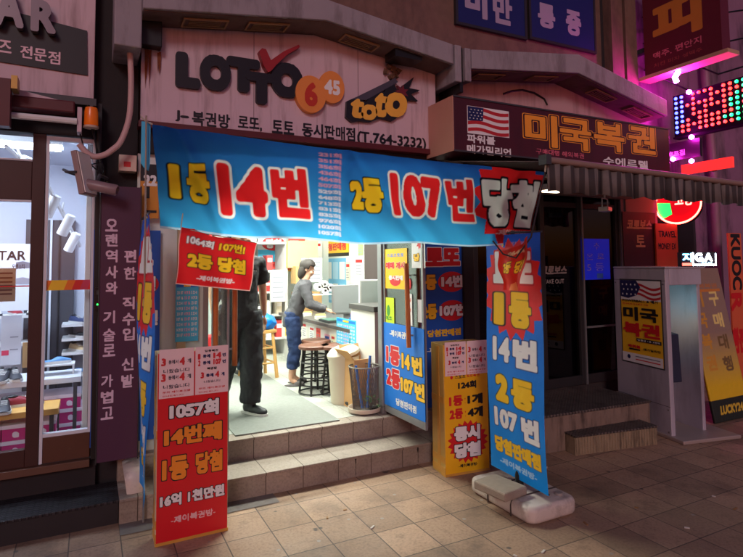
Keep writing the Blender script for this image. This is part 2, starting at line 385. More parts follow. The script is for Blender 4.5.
STEP = tile_mat('step tile', (160, 144, 130), (84, 68, 56), .292, 50, .004, var=.1, stain=(70, 52, 40), stain_amt=.4, off=(.12, 20))
st = thing('entrance_steps', 'two tiled buff steps leading up into the bright shop doorway', 'steps', (1.6, 4.3, 0))
m = MB(); m.box(.2, 3.2, 4.10, 4.445, 0, .143, STEP); m.box(.2, 3.2, 4.445, 4.60, 0, .308, STEP); m.build('riser', st, world=True)
m = MB(); m.box(.2, 3.2, 4.088, 4.442, .143, .166, STEP); m.box(.2, 3.2, 4.432, 4.60, .308, .330, STEP); m.build('tread', st, world=True, bevel=.005)
blk = M('joint grime', (38, 29, 24), .9, .3, 20)
m = MB()
for y, z0, z1 in ((4.0985, .01, .143), (4.4435, .17, .308)):
    for k in range(11):
        x = .172+.292*k; n = 9; L_ = []; R_ = []
        if random.random() < .35 or y > 4.2 and random.random() < .5: continue
        for i in range(n):
            z = z0+(z1-z0)*i/(n-1); ww = random.uniform(.001, .004)+(.008*random.random() if i > 5 else 0); L_.append((x-ww, y, z)); R_.append((x+ww*random.uniform(.4, 1), y, z))
        m = MB()
        for i in range(n-1): m.face([L_[i], R_[i], R_[i+1], L_[i+1]], blk)
        m.build('grime_stain', st, world=True, fix=False)

# ------------------------------------------------------------------ setting: lottery shop building
pinkwhite = M('painted panel', (204, 178, 186), .55, .06, 4, .05, dirt=(104, 74, 66), dirt_amt=.6, dirt_scale=(5, 5, .45), lo=.52, hi=.75)
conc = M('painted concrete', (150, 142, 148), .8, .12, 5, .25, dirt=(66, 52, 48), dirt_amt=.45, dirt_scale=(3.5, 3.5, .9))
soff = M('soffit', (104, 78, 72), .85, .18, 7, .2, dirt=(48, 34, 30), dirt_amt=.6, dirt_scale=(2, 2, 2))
granite = M('granite', (112, 84, 72), .7, .25, 12, .15, dirt=(52, 38, 34), dirt_amt=.4, dirt_scale=(2.5, 2.5, .9))
dark = M('dark wall', (34, 27, 29), .8, .35, 5, .2)
black = M('black metal', (16, 15, 16), .45, .2, 5)
rust = M('rust', (120, 62, 30), .85, .4, 18, .3)
brown = M('brown frame', (58, 26, 22), .45, .2, 8)
maroon = M('maroon trim', (84, 20, 28), .5, .15, 8)
white = M('white paint', (226, 226, 224), .5, .04, 5)
offw = M('shop wall white', (214, 222, 216), .6, .04, 5)
grey = M('grey metal', (150, 150, 152), .4, .08, 9, metal=.6)
dgrey = M('dark grey', (60, 60, 64), .5, .1, 9)
wood = M('varnished wood', (176, 98, 46), .4, .25, 14)
bld = thing('lottery_shop', 'shop house with pale gabled concrete beam above the long blue banner', 'building', (1.7, 4.6, 0))
m = MB()                                                               # gabled beam over the sign
m.prism([(.30, 3.52), (1.70, 3.705), (2.96, 3.535), (2.96, 3.72), (1.69, 3.885), (.30, 3.70)], 4.10, 4.62, conc); m.build('beam', bld, world=True, bevel=.008)
m = MB()
m.box(.12, .30, 4.16, 4.6, 3.25, 4.6, conc); m.build('column', bld, world=True, bevel=.01)
m = MB(); m.box(2.985, 3.06, 4.11, 4.6, 3.38, 3.73, conc); m.build('bracket', bld, world=True, bevel=.01)
m = MB(); m.box(3.10, 3.17, 4.11, 4.6, 3.40, 3.72, conc); m.build('bracket', bld, world=True, bevel=.01)
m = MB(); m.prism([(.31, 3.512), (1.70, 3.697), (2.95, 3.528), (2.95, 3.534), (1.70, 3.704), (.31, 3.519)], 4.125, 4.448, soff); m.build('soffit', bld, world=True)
ventm = M('soffit vent', (150, 118, 84), .7, .2, 20)
for px, py in ((205, 17), (267, 23), (359, 44)):
    q = at(px, py, y=4.27); z = 3.512+(q[0]-.31)/1.39*.185 if q[0] < 1.7 else 3.697-(q[0]-1.7)/1.25*.169; sl = .133 if q[0] < 1.7 else -.135
    T = Matrix.Translation((q[0], 4.27, z-.004)) @ Matrix.Rotation(-math.atan(sl), 4, 'Y'); m = MB()
    for a, b, c, d in ((-.17, .17, -.08, -.065), (-.17, .17, .065, .08), (-.17, -.155, -.065, .065), (.155, .17, -.065, .065)): m.box(a, b, c, d, -.012, 0, ventm, T)
    for k in range(4): m.box(-.12, .12, -.05+.03*k, -.04+.03*k, -.006, 0, ventm, T)
    m.build('vent', bld, world=True)
m = MB(); m.box(.12, 3.1, 4.62, 4.8, 2.56, 9, granite); m.box(3.1, 5.55, 4.62, 4.8, 2.66, 9, granite)
for x in (5.60, 5.85): m.box(x, x+.2, 4.5, 4.75, 3.3, 9, granite)
m.box(5.551, 6.2, 4.62, 4.8, 2.66, 9, dark); m.build('wall', bld, world=True)
m = MB(); m.box(.3, 3.0, 4.375, 4.50, 2.735, 2.785, maroon); m.box(.32, 3.0, 4.46, 4.6, 2.56, 2.735, dark); m.build('header', bld, world=True, bevel=.004)
# rust runs on the panel edges
FL = Fr((0, 4.39, 0))
for px, py, n_, l in ((152, 52, 9, .34), (441, 108, 6, .3)):
    m = MB()
    for k in range(n_):
        x, z = FL.px(px+random.uniform(-8, 8), py+random.uniform(-3, 3)); ww = random.uniform(.004, .014); ll = l*random.uniform(.3, 1)
        FL.poly(m, [(x-ww, z), (x+ww, z), (x+ww*.7, z-ll*.6), (x, z-ll), (x-ww*.6, z-ll*.6)], rust, 2+k*.2)
    m.build('rust_stain', bld, world=True, fix=False)
m = MB(); a, b = FL.px(140, 48), FL.px(161, 24); m.box(a[0], b[0], 4.30, 4.39, a[1], b[1], black); m.build('broken_corner', bld, world=True, bevel=.006)
m = MB(); m.box(3.062, 3.098, 4.15, 4.5, 3.3, 3.73, black); m.build('gap_shade', bld, world=True)  # solid black filler, paints the shade inside the gap between the brackets
m = MB(); random.seed(4); crumb = M('broken plaster', (112, 84, 66), .95, .35, 25, .5)
q = at(408, 57, y=4.2); T = Matrix.Rotation(.13, 4, 'Y'); m.box(q[0]-.16, q[0]+.12, 4.15, 4.34, q[2]-.03, q[2]+.06, black); m.build('soffit_hole', bld, world=True)
for k in range(7):
    q = at(394+random.uniform(-8, 8), 70+random.uniform(-6, 6), y=4.36); r_ = random.uniform(.02, .045); m = MB(); vs_ = [(q[0]+r_*random.uniform(.6, 1.2)*math.cos(i*1.05), 4.36+random.uniform(-.02, .02)+(.03 if j else 0), q[2]+r_*random.uniform(.6, 1.2)*math.sin(i*1.05)) for j in (0, 1) for i in range(6)]
    m.add(vs_, [(0, 1, 2, 3, 4, 5), (11, 10, 9, 8, 7, 6)]+[(i, i+6, (i+1) % 6+6, (i+1) % 6) for i in range(6)], crumb); m.build('plaster_lump', bld, world=True)
# dark recess with the door posts, side fronts and interior shell
m = MB(); m.box(.0, .31, 4.56, 4.61, 0, 4.6, dark); m.box(.31, .80, 4.515, 4.58, .33, 2.56, offw); m.box(2.44, 3.6, 4.515, 4.60, 0, 2.56, dark); m.build('shopfront', bld, world=True)
for a, b, c, d, mm in ((.60, .665, 4.475, 4.514, M('beige post', (196, 170, 130), .5)), (.80, .84, 4.50, 4.60, grey), (2.40, 2.439, 4.525, 4.60, grey)):
    m = MB(); m.box(a, b, c, d, .331, 2.559, mm); m.build('door_jamb', bld, world=True, bevel=.003)
FLR = tile_mat('shop floor tile', (196, 198, 188), (150, 140, 126), .45, .45, .004, var=.03, rough=.4, stain=(150, 130, 110), stain_amt=.2, bump=.1)
m = MB(); m.box(.5, 3.7, 4.60, 8.9, .2, .33, FLR); m.build('shop_floor', bld, world=True)
m = MB(); m.box(.5, 3.75, 8.8, 8.95, .33, 2.85, offw); m.box(.42, .5, 4.58, 8.95, .33, 2.85, offw); m.box(3.65, 3.75, 4.61, 8.8, .33, 2.85, offw); m.build('interior_wall', bld, world=True)
m = MB(); m.box(.42, 3.75, 4.60, 8.95, 2.85, 2.95, offw); m.build('ceiling', bld, world=True)
# entrance mat
matm = M('grey mat', (138, 140, 134), .95, .2, 40, .4)
m = MB(); a = (1.06, 4.535, .334); m.box(1.06, 1.97, 4.52, 8.0, .3315, .341, matm)
solo('door_mat', m, 'long grey carpet runner on the pale shop floor', 'mat')
# lamps inside the lottery shop
def ceiling_light(x, y, z, lx, ly, e, label, group, rgb=(255, 246, 228)):
    t = thing('ceiling_light', label, 'ceiling light', (x, y, z), 0, group)
    m = MB(); m.box(-lx-.02, lx+.02, -ly-.02, ly+.02, -.05, 0, white); m.build('housing', t)
    m = MB(); m.box(-lx, lx, -ly, ly, -.07, -.05, EMIT('tube %d %d %d %.1f' % (rgb+(e,)), rgb, e)); m.build('diffuser', t)
for i, (x, y) in enumerate(((1.35, 5.3), (2.5, 5.3), (1.35, 7.0), (2.5, 7.0))):
    ceiling_light(x, y, 2.85, .55, .12, 66, 'white tube light on the ceiling inside the lottery shop', 'lottery shop ceiling lights', (244, 252, 240))

# ------------------------------------------------------------------ setting: corner shop on the right
cs = thing('corner_shop', 'dark glass shopfront under the striped awning with pale gabled beam', 'building', (4.6, 4.6, 0))
m = MB(); m.prism([(3.17, 3.525), (4.57, 3.69), (6.0, 3.39), (6.0, 3.58), (4.58, 3.895), (3.17, 3.71)], 4.10, 4.62, conc); m.build('beam', cs, world=True, bevel=.008)
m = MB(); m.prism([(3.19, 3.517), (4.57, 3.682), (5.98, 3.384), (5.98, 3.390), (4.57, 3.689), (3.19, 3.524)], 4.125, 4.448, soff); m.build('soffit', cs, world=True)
for px, py in ((487, 75), (541, 76), (601, 90), (637, 104)):
    q = at(px, py, y=4.27); up = q[0] < 4.57; z = 3.517+(q[0]-3.19)/1.38*.165 if up else 3.682-(q[0]-4.57)/1.41*.298
    T = Matrix.Translation((q[0], 4.27, z-.004)) @ Matrix.Rotation(-math.atan(.12 if up else -.21), 4, 'Y'); m = MB()
    for a, b, c, d in ((-.17, .17, -.08, -.065), (-.17, .17, .065, .08), (-.17, -.155, -.065, .065), (.155, .17, -.065, .065)): m.box(a, b, c, d, -.012, 0, ventm, T)
    for k in range(4): m.box(-.12, .12, -.05+.03*k, -.04+.03*k, -.006, 0, ventm, T)
    m.build('vent', cs, world=True)
pinkp = M('plaster panel', (186, 150, 150), .7, .06, 4, .05, dirt=(110, 80, 76), dirt_amt=.4, dirt_scale=(5, 5, .5))
m = MB(); m.prism([(3.18, 2.6), (5.98, 2.6), (5.98, 3.39), (4.57, 3.69), (3.18, 3.525)], 4.449, 4.6, pinkp)
m.build('fascia', cs, world=True)
m = MB(); FC = Fr((0, 4.449, 0)); pts = [FC.px(*p) for p in ((503, 94), (512, 91), (522, 90), (534, 93), (544, 99), (547, 105))]
m.tube([FC.p(x, z, 2) for x, z in pts], .012, black, 6); m.build('cable', cs, world=True)
dglass = GLASS('dark glass', (.18, .18, .2), .10); fr = M('shop frame', (42, 40, 42), .4, .1, 8)
m = MB()
for x in (3.42, 4.32, 4.88, 5.50): m.box(x, x+.06, 4.47, 4.55, .34, 2.62, fr)
m.box(3.42, 5.56, 4.475, 4.545, 2.3, 2.36, fr); m.box(3.42, 5.56, 4.475, 4.545, .34, .44, fr); m.build('frame', cs, world=True, bevel=.004)
m = MB(); m.box(4.936, 4.952, 4.455, 4.474, .34, 2.5, grey); m.box(4.96, 5.52, 4.45, 4.474, .955, .975, grey); m.build('handle', cs, world=True)
m = MB(); m.box(3.45, 5.53, 4.505, 4.515, .40, 2.6, dglass); m.build('pane', cs, world=True)
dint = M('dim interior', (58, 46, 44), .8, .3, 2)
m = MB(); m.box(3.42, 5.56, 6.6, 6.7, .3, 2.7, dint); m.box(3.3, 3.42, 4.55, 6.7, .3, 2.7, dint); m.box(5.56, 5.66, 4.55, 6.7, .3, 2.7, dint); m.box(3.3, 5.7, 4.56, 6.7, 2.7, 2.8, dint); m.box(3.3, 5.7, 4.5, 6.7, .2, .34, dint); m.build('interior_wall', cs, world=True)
m = MB(); m.box(3.3, 3.42, 4.47, 4.55, 0, 2.62, dark); m.box(5.56, 5.78, 4.44, 4.56, 0, 2.62, M('grey pier', (118, 116, 122), .5, .1, 6, metal=.3)); m.box(3.3, 5.8, 4.40, 4.6, 2.62, 2.70, dark); m.build('pier', cs, world=True, bevel=.004)
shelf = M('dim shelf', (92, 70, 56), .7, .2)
m = MB()
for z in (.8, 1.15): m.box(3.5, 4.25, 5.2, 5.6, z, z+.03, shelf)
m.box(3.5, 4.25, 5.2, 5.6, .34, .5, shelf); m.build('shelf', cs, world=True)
for k, (x, z, c) in enumerate(((3.62, .83, (190, 60, 60)), (3.84, .83, (60, 110, 90)), (4.04, 1.18, (170, 150, 120)))):
    m = MB(); m.lathe([(.045, 0), (.05, .02), (.05, .13), (.02, .17), (.02, .2)], M('tin %d' % k, c, .4), 12, (x, 5.4, z)); solo('jar', m, ['red jar on the dim shelf behind dark glass', 'green jar on the dim shelf behind dark glass', 'beige jar on the top dim shelf behind dark glass'][k], 'jar', smooth=True)
# steps of the corner shop: checker plate over concrete
def plate_mat(name, rgb, dirtc):
    m = M(name, rgb, .55, .25, 9, 0, metal=.25, dirt=dirtc, dirt_amt=.7, dirt_scale=(3, 3, 3)); n = m.node_tree.nodes; L = m.node_tree.links
    tc = n.new('ShaderNodeTexCoord'); mp = n.new('ShaderNodeMapping'); mp.inputs['Rotation'].default_value = (0, 0, rad(45)); L.new(tc.outputs['Object'], mp.inputs[0])
    br = n.new('ShaderNodeTexBrick'); br.offset = .5; br.inputs['Scale'].default_value = 1; br.inputs['Brick Width'].default_value = .05; br.inputs['Row Height'].default_value = .026; br.inputs['Mortar Size'].default_value = .008; br.inputs['Mortar Smooth'].default_value = .6
    L.new(mp.outputs[0], br.inputs[0]); bp = n.new('ShaderNodeBump'); bp.inputs['Strength'].default_value = .9; bp.inputs['Distance'].default_value = -.006; L.new(br.outputs['Fac'], bp.inputs['Height']); L.new(bp.outputs[0], n['Principled BSDF'].inputs['Normal'])
    bc = n['Principled BSDF'].inputs['Base Color']; s0 = bc.links[0].from_socket; mm = n.new('ShaderNodeMix'); mm.data_type = 'RGBA'; mm.blend_type = 'MULTIPLY'; L.new(br.outputs['Fac'], mm.inputs[0]); L.new(s0, mm.inputs[6]); mm.inputs[7].default_value = (.42, .40, .40, 1); L.new(mm.outputs[2], bc); return m  # grooves darkened in the base colour, painted shade that brings out the relief
plate = plate_mat('checker plate', (104, 94, 88), (52, 42, 36)); rib = M('ribbed concrete', (142, 124, 98), .85, .2, 14, .4, dirt=(60, 48, 38), dirt_amt=.75, dirt_scale=(7, 7, 1.2))
t = thing('concrete_step', 'small block step of ribbed concrete in front of the larger landing', 'step', (4.3, 3.65, 0), rad(-9))
m = MB(); m.box(-.47, .44, -.12, .14, 0, .155, rib)
for k in range(30): m.box(-.462+.03*k, -.45+.03*k, -.125, -.12, .01, .15, rib)
m.build('block', t, bevel=.006)
m = MB(); m.box(-.475, .445, -.128, .14, .155, .172, plate); m.build('tread', t, bevel=.003)
t = thing('shop_landing', 'wide low landing with dark plate top at the dark glass door', 'step', (4.15, 4.1, 0), rad(-4))
m = MB(); m.box(-.95, .78, -.38, .42, 0, .315, M('landing concrete', (128, 108, 94), .85, .2, 9, .3, dirt=(48, 38, 32), dirt_amt=.8, dirt_scale=(5, 5, 1))); m.build('block', t, bevel=.01)
m = MB(); m.box(-.955, .785, -.39, .42, .315, .338, plate); m.build('tread', t, bevel=.004)

# neighbouring dark building at the right edge
nb = thing('neighbouring_building', 'dark building lit purple by neon beyond the ticket kiosk', 'building', (8, 4.9, 0))
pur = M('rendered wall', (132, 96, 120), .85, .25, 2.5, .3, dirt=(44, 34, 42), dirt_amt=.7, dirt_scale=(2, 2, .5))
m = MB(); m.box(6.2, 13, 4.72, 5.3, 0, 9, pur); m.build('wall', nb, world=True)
m = MB(); m.box(6.35, 7.3, 4.66, 4.72, .2, 2.3, fr); m.box(6.42, 7.22, 4.64, 4.66, .9, 2.2, black); m.build('door', nb, world=True)
m = MB(); m.tube([(7.62, 4.62, 9), (7.62, 4.62, 4.2), (7.66, 4.60, 3.0), (7.66, 4.60, 0)], .06, M('pipe grey', (120, 96, 100), .5), 10); m.build('drain_pipe', nb, world=True, smooth=True)
for k in range(4):
    m = MB(); m.tube([(6.3, 4.6, 5.2-.35*k), (7.2, 4.2, 4.9-.4*k), (9, 3.8, 5.3-.3*k)], .012, black, 5)
    solo('power_cable', m, 'black overhead cable sagging in front of the dark building', 'cable', group='overhead cables at the dark building')
# ------------------------------------------------------------------ flat print colours
wht = M('print white', (232, 230, 228), .5, .03); blk_ = M('print black', (22, 20, 24), .5, .05); red = M('print red', (206, 26, 34), .45, .06); yel = M('print yellow', (244, 190, 36), .45, .05)
ora = M('print orange', (224, 120, 36), .45, .08); blu = M('print blue', (18, 116, 214), .45, .06); navy = M('print navy', (22, 30, 84), .45, .06); cyn = M('print cyan', (70, 186, 226), .45, .06)
darkink = M('letter black', (20, 20, 24), .4, .05)
# ---------- main sign: raised black letters, tick, balls and emblem on a white panel
SY = 4.40
ls = thing('shop_sign', 'wide pale sign with raised black letters, red tick and orange balls above the blue banner', 'sign', (1.65, 4.40, 2.79))
m = MB(); m.prism([(.315, 2.79), (2.955, 2.79), (2.955, 3.53), (1.70, 3.695), (.315, 3.51)], 4.40, 4.455, pinkwhite); m.build('panel', ls, world=True, bevel=.004)
for x_, z_ in ((1.17, 3.62), (2.12, 3.63)): m = MB(); m.box(x_, x_+.004, 4.398, 4.3995, 2.8, z_, M('seam', (96, 76, 80), .7)); m.build('seam', ls, world=True)
def raised(name, build_, depth=.035, mat=darkink, parent=ls, y=SY):
    """letters standing off the panel"""
    fr_ = Fr((0, y-depth, 0)); m = MB(); build_(m, fr_)
    v0 = np.array(m.V); n = len(v0)
    e = {}
    for f, k in zip(m.F, m.I):
        for a, b in zip(f, f[1:]+f[:1]):
            p, q = tuple(np.round(v0[a], 5)), tuple(np.round(v0[b], 5)); e[(p, q)] = k
    for (p, q), k in list(e.items()):
        if (q, p) not in e: m.add([p, q, (q[0], y, q[2]), (p[0], y, p[2])], [(0, 1, 2, 3)], m.mats[k])
    return m.build(name, parent, world=True, fix=False)
for li_, (ch, x0, y0, x1, y1) in enumerate((('L', 176, 52, 201, 88), ('O', 200, 54, 231, 91), ('T', 227, 57, 260, 92), ('T', 246, 72, 277, 104), ('O', 271, 62, 303, 98))):
    raised('letter', lambda mb, f: f.P(mb, ch, (x0, (y0+y1)/2-1), (x1, (y0+y1)/2+1), y1-y0-1, darkink, bold=.085), .033+.0023*[0, 1, 0, 2, 1][li_])
FS = Fr((0, SY, 0))
raised('tick', lambda mb, f: f.poly(mb, [f.px(*p) for p in ((259, 51), (262, 48), (266, 49), (271, 60), (284, 51), (299, 44.5), (300, 47), (288, 54), (277, 64), (271, 71), (268, 72), (264, 66))], M('tick red', (150, 30, 34), .4), 1), .06)
for cx, cy, rx, ry, tx, tc, hh in ((311, 94, 15, 18.5, '6', M('ball red', (190, 50, 30), .4), 24), (332, 87, 12.5, 16, '45', wht, 15)):
    def ball(mb, f, cx=cx, cy=cy, rx=rx, ry=ry, tx=tx, tc=tc, hh=hh):
        x, z = f.px(cx, cy); x1, _ = f.px(cx+rx, cy); _, z1 = f.px(cx, cy-ry)
        f.disc(mb, x, z, x1-x, z1-z, M('ball orange', (226, 138, 62), .4, .1), 1)
    o = raised('ball', ball, .05 if tx == '6' else .04)
    f = Fr((0, SY-(.05 if tx == '6' else .04), 0)); m = MB(); wd = 6.5 if tx == '6' else 8; f.P(m, tx, (cx-wd, cy), (cx+wd, cy+.5), hh, tc, bold=.05, k=3); lo = m.build('numeral', o, fix=False); lo.matrix_parent_inverse = Matrix.Translation(-Vector(ls.location))
def emblem(mb, f):
    f.poly(mb, [f.px(*p) for p in ((346, 117), (347, 101), (356, 97), (366, 102), (377, 88), (384, 92), (392, 78.5), (397, 90), (414, 77), (409, 88), (420, 90), (411, 94), (418, 101), (408, 100), (404, 113), (392, 121), (380, 118), (370, 122), (358, 121), (352, 122))], darkink, 1)
    f.poly(mb, [f.px(*p) for p in ((352, 99), (395, 78), (398, 82), (366, 100))], M('emblem grey', (70, 66, 78), .4), 1.5)
    f.burst(mb, *f.px(402, 92), .075, .075, M('emblem red', (110, 34, 40), .4), 2, 7, .5)
    for ch, x0, y0, x1, y1 in (('t', 350, 98, 364, 118), ('o', 361, 104, 377, 120), ('t', 374, 92, 387, 117), ('o', 385, 92, 407, 117)):
        f.P(mb, ch, (x0, (y0+y1)/2), (x1, (y0+y1)/2+.5), y1-y0, M('emblem yellow', (236, 176, 64), .4), bold=.05, k=3, slant=.15)
raised('emblem', emblem, .035)
m = MB(); FS.P(m, 'J', (175, 115.5), (180, 116), 11.5, darkink, bold=.03, k=2); FS.P(m, '-', (181, 116.3), (190, 117), 2.2, darkink, bold=.02, k=2)
FS.P(m, '복권방', (192, 117.5), (230, 122), 14.5, darkink, bold=.028, k=2); FS.P(m, '로또,', (238, 122), (262, 125.6), 14, darkink, bold=.028, k=2)
FS.P(m, '토토', (272, 126.2), (294, 128.5), 13, darkink, bold=.028, k=2); FS.P(m, '동시판매점', (302, 128), (355, 136), 14, darkink, bold=.028, k=2); FS.P(m, '(T.764-3232)', (357, 136.5), (426, 146), 13.5, darkink, bold=.03, k=2)
m.build('lettering', ls, world=True, fix=False)

# ---------- US lottery sign board
us = thing('sign_board', 'long maroon box sign with a flag picture and orange Korean letters above the striped awning', 'sign', (4.35, 4.0, 2.70))
mar = M('sign maroon', (74, 20, 32), .45, .06, 5, dirt=(44, 16, 24), dirt_amt=.4)
m = MB(); m.box(2.875, 5.86, 4.0, 4.44, 2.70, 3.20, mar); m.build('box', us, world=True, bevel=.004)
m = MB(); m.box(2.866, 2.874, 4.0, 4.44, 2.70, 3.20, M('sign end', (196, 140, 120), .6, .1, 4)); m.box(2.872, 5.865, 3.992, 3.999, 2.695, 2.71, dgrey); m.box(2.872, 5.865, 3.992, 3.999, 3.19, 3.205, dgrey); m.build('frame', us, world=True)
FU = Fr((0, 4.0, 0))
def flag(mb, f, x, z, w_, h, k=1, n=13, wave=.06):
    f.rect(mb, x-.012*w_, z-.02*h, w_*1.024, h*1.04, wht, k)
    N = 10
    for i in range(0, n, 2):
        for j in range(N):
            def q(t, s_): return (x+t*w_, z+s_*h*.9+h*.05+wave*h*math.sin(t*6.0))
            f.poly(mb, [q(j/N, i/n), q((j+1)/N, i/n), q((j+1)/N, (i+1)/n), q(j/N, (i+1)/n)], M('flag red', (188, 36, 44), .5), k+1)
    f.poly(mb, [(x, z+h*.46), (x+w_*.36, z+h*.50), (x+w_*.38, z+h*1.0), (x, z+h)], navy, k+2)
    for r_ in range(4):
        for c_ in range(4): f.burst(mb, x+w_*(.05+.085*c_+(.03 if r_ % 2 else 0)), z+h*(.56+.11*r_), w_*.022, h*.03, wht, k+3, 5, .45)
m = MB(); x0, z0 = FU.px(468, 135); x1, z1 = FU.px(508, 105); flag(m, FU, x0, (z0+FU.px(508, 137)[1])/2+.01, x1-x0, .245, 1, 7); m.build('flag_picture', us, world=True, fix=False)
m = MB(); FU.P(m, '파워볼', (467, 137.5), (495, 141.5), 8.5, wht, bold=.03, k=1); FU.P(m, '메가밀리언', (467, 148), (511, 153.5), 9, wht, bold=.03, k=1)
gold = M('sign gold', (246, 158, 44), .45, .08); pk = M('sign pink', (206, 96, 116), .5); navyl = M('letter shade', (50, 16, 26), .5)
for t_, x0, x1, y0, y1, hh in (('미', 525, 557, 129, 131, 32), ('국', 560, 591, 134, 135, 30), ('복', 594, 624, 136, 138, 28), ('권', 628, 655, 138.5, 141, 27)):
    FU.P(m, t_, (x0, y0), (x1, y1), hh, gold, bold=.03, outs=((navyl, .03), (gold, .05)), k=1)
FU.P(m, '구매대행 해외복권', (536, 151), (584, 156), 5.5, pk, bold=.02); FU.P(m, '수에르텔', (603, 160), (648, 165.5), 8.5, wht, bold=.025)
m.build('lettering', us, world=True, fix=False)

# ---------- awning
aw = thing('awning', 'folded shop awning with a grey striped valance and long front bar', 'awning', (5.7, 4.0, 2.35))
def valance():
    m = bpy.data.materials.new('striped canvas'); m.use_nodes = True; n = m.node_tree.nodes; L = m.node_tree.links; b = n['Principled BSDF']
    tc = n.new('ShaderNodeTexCoord'); wv = n.new('ShaderNodeTexWave'); wv.wave_type = 'BANDS'; wv.bands_direction = 'X'; wv.inputs['Scale'].default_value = 3.0; wv.inputs['Distortion'].default_value = .25; wv.inputs['Detail'].default_value = 0
    L.new(tc.outputs['Object'], wv.inputs[0]); cr = n.new('ShaderNodeValToRGB'); e = cr.color_ramp.elements; e[0].position = .42; e[0].color = lin((62, 54, 54))+(1,); e[1].position = .58; e[1].color = lin((116, 106, 102))+(1,)
    L.new(wv.outputs[0], cr.inputs[0]); nz = n.new('ShaderNodeTexNoise'); nz.inputs['Scale'].default_value = 3; nz.inputs['Detail'].default_value = 8; L.new(tc.outputs['Object'], nz.inputs[0])
    rp = n.new('ShaderNodeMapRange'); rp.inputs[1].default_value = .45; rp.inputs[2].default_value = .7; rp.inputs[4].default_value = .6; L.new(nz.outputs[0], rp.inputs[0])
    mx = n.new('ShaderNodeMix'); mx.data_type = 'RGBA'; L.new(rp.outputs[0], mx.inputs[0]); L.new(cr.outputs[0], mx.inputs[6]); mx.inputs[7].default_value = lin((58, 46, 42))+(1,); L.new(mx.outputs[2], b.inputs['Base Color']); b.inputs['Roughness'].default_value = .85; return m
AY = 3.05; AX0 = float(at(548, 176, y=AY)[0]); AZ1, AZ0 = float(at(548, 160.5, y=AY)[2]), float(at(548, 191.5, y=AY)[2])
va = valance(); m = MB(); N = 90; vs = []
for i in range(N+1):
    x = AX0+(6.3-AX0)*i/N; yy = AY+.012*math.sin(i*1.7); vs += [(x, yy, AZ1-.022*i/N), (x, yy-.012*math.sin(i*1.1), AZ0-.006*i/N+.010*math.sin(i*.9))]
m.add(vs, [(2*i, 2*i+2, 2*i+3, 2*i+1) for i in range(N)], va); o = m.build('valance', aw, world=True, smooth=True)
so = o.modifiers.new('thickness', 'SOLIDIFY'); so.thickness = .008
m = MB(); m.tube([(AX0-.03, AY, AZ1+.005), (6.3, AY, AZ1-.05)], .026, M('awning bar', (142, 116, 106), .5, .1, 7), 10); m.box(AX0-.05, AX0, AY-.04, AY+.04, AZ1-.035, AZ1+.04, dgrey); m.build('front_bar', aw, world=True, smooth=True)
m = MB(); m.face([(AX0, 4.43, 2.692), (6.3, 4.43, 2.692), (6.3, AY+.02, AZ1-.03), (AX0, AY+.02, AZ1+.0)], va); o = m.build('canopy', aw, world=True); so = o.modifiers.new('thickness', 'SOLIDIFY'); so.thickness = .006
m = MB(); m.tube([(3.5, 4.38, 2.58), (3.95, 3.75, 2.50), (3.25, AY+.04, AZ1-.03)], .016, grey, 6); m.build('folding_arm', aw, world=True); m = MB(); m.tube([(5.7, 4.38, 2.58), (5.2, 3.75, 2.50), (5.9, AY+.04, AZ1-.04)], .016, grey, 6); m.build('folding_arm', aw, world=True)
m = MB(); m.box(3.9, 5.6, 4.30, 4.42, 2.42, 2.50, M('cassette', (136, 120, 110), .5, .1)); m.build('cassette', aw, world=True, bevel=.01)
t = thing('strip_light', 'small white strip lamp glowing under the end of the awning', 'lamp', (4.18, 4.12, 2.42))
m = MB(); m.box(-.14, .12, -.05, .08, -.0, .06, white); m.build('housing', t, bevel=.008); m = MB(); m.box(-.12, .10, -.035, .065, -.012, -.001, EMIT('warm tube', (255, 226, 190), 5)); m.build('diffuser', t)
q = at(605, 207, y=4.15); t = thing('floodlight', 'small square white floodlight hanging on its bracket under the awning', 'lamp', tuple(q), rad(20))
m = MB(); m.box(-.07, .07, -.05, .05, -.05, .0, white); m.build('housing', t, bevel=.008); m = MB(); m.box(-.055, .055, -.054, -.0505, -.043, -.007, M('lamp glass', (240, 236, 226), .2)); m.build('lens', t)
m = MB(); m.tube([(-.08, 0, -.02), (-.08, 0, .09), (.08, 0, .09), (.08, 0, -.02)], .007, white, 6); m.tube([(0, 0, .09), (0, 0, .2)], .01, white, 6); m.build('bracket', t)

# ---------- blue window signs on the upper floor
bs = M('sign blue', (26, 34, 92), .35, .08); bl = M('letter pale', (158, 146, 168), .5, .06)
for i, (px0, px1, txts, lab) in enumerate(((458, 525, (('비', 465, 487, 0, 34), ('만', 493, 512, 10, 28)), 'blue upper floor window sign with two clear white Korean letters, nearer the pipe'), (531, 594, (('통', 538, 555, 16, 24), ('증', 566, 581, 23, 25)), 'blue upper floor window sign with two smaller white Korean letters, farther from the wide sign'))):
    f = Fr((0, 4.585, 0)); x0 = f.px(px0, 10)[0]; x1 = f.px(px1, 30)[0]; z0 = f.px((px0+px1)/2, 22+28*((px0+px1)/2-458)/136)[1]
    t = thing('window_sign', lab, 'sign', ((x0+x1)/2, 4.6, z0)); m = MB(); m.box(x0, x1, 4.585, 4.618, z0, z0+1.0, bs)
    for s_, a, b, yy, hh in txts: f.P(m, s_, (a, yy-1), (b, yy+1), hh, bl, bold=.05)
    m.build('panel', t, world=True, fix=False); m = MB(); m.box(x0-.03, x1+.03, 4.58, 4.6185, z0-.03, z0-.001, fr); m.box(x0-.03, x0-.001, 4.58, 4.6185, z0, z0+1.0, fr); m.box(x1+.001, x1+.03, 4.58, 4.6185, z0, z0+1, fr); m.build('frame', t, world=True)

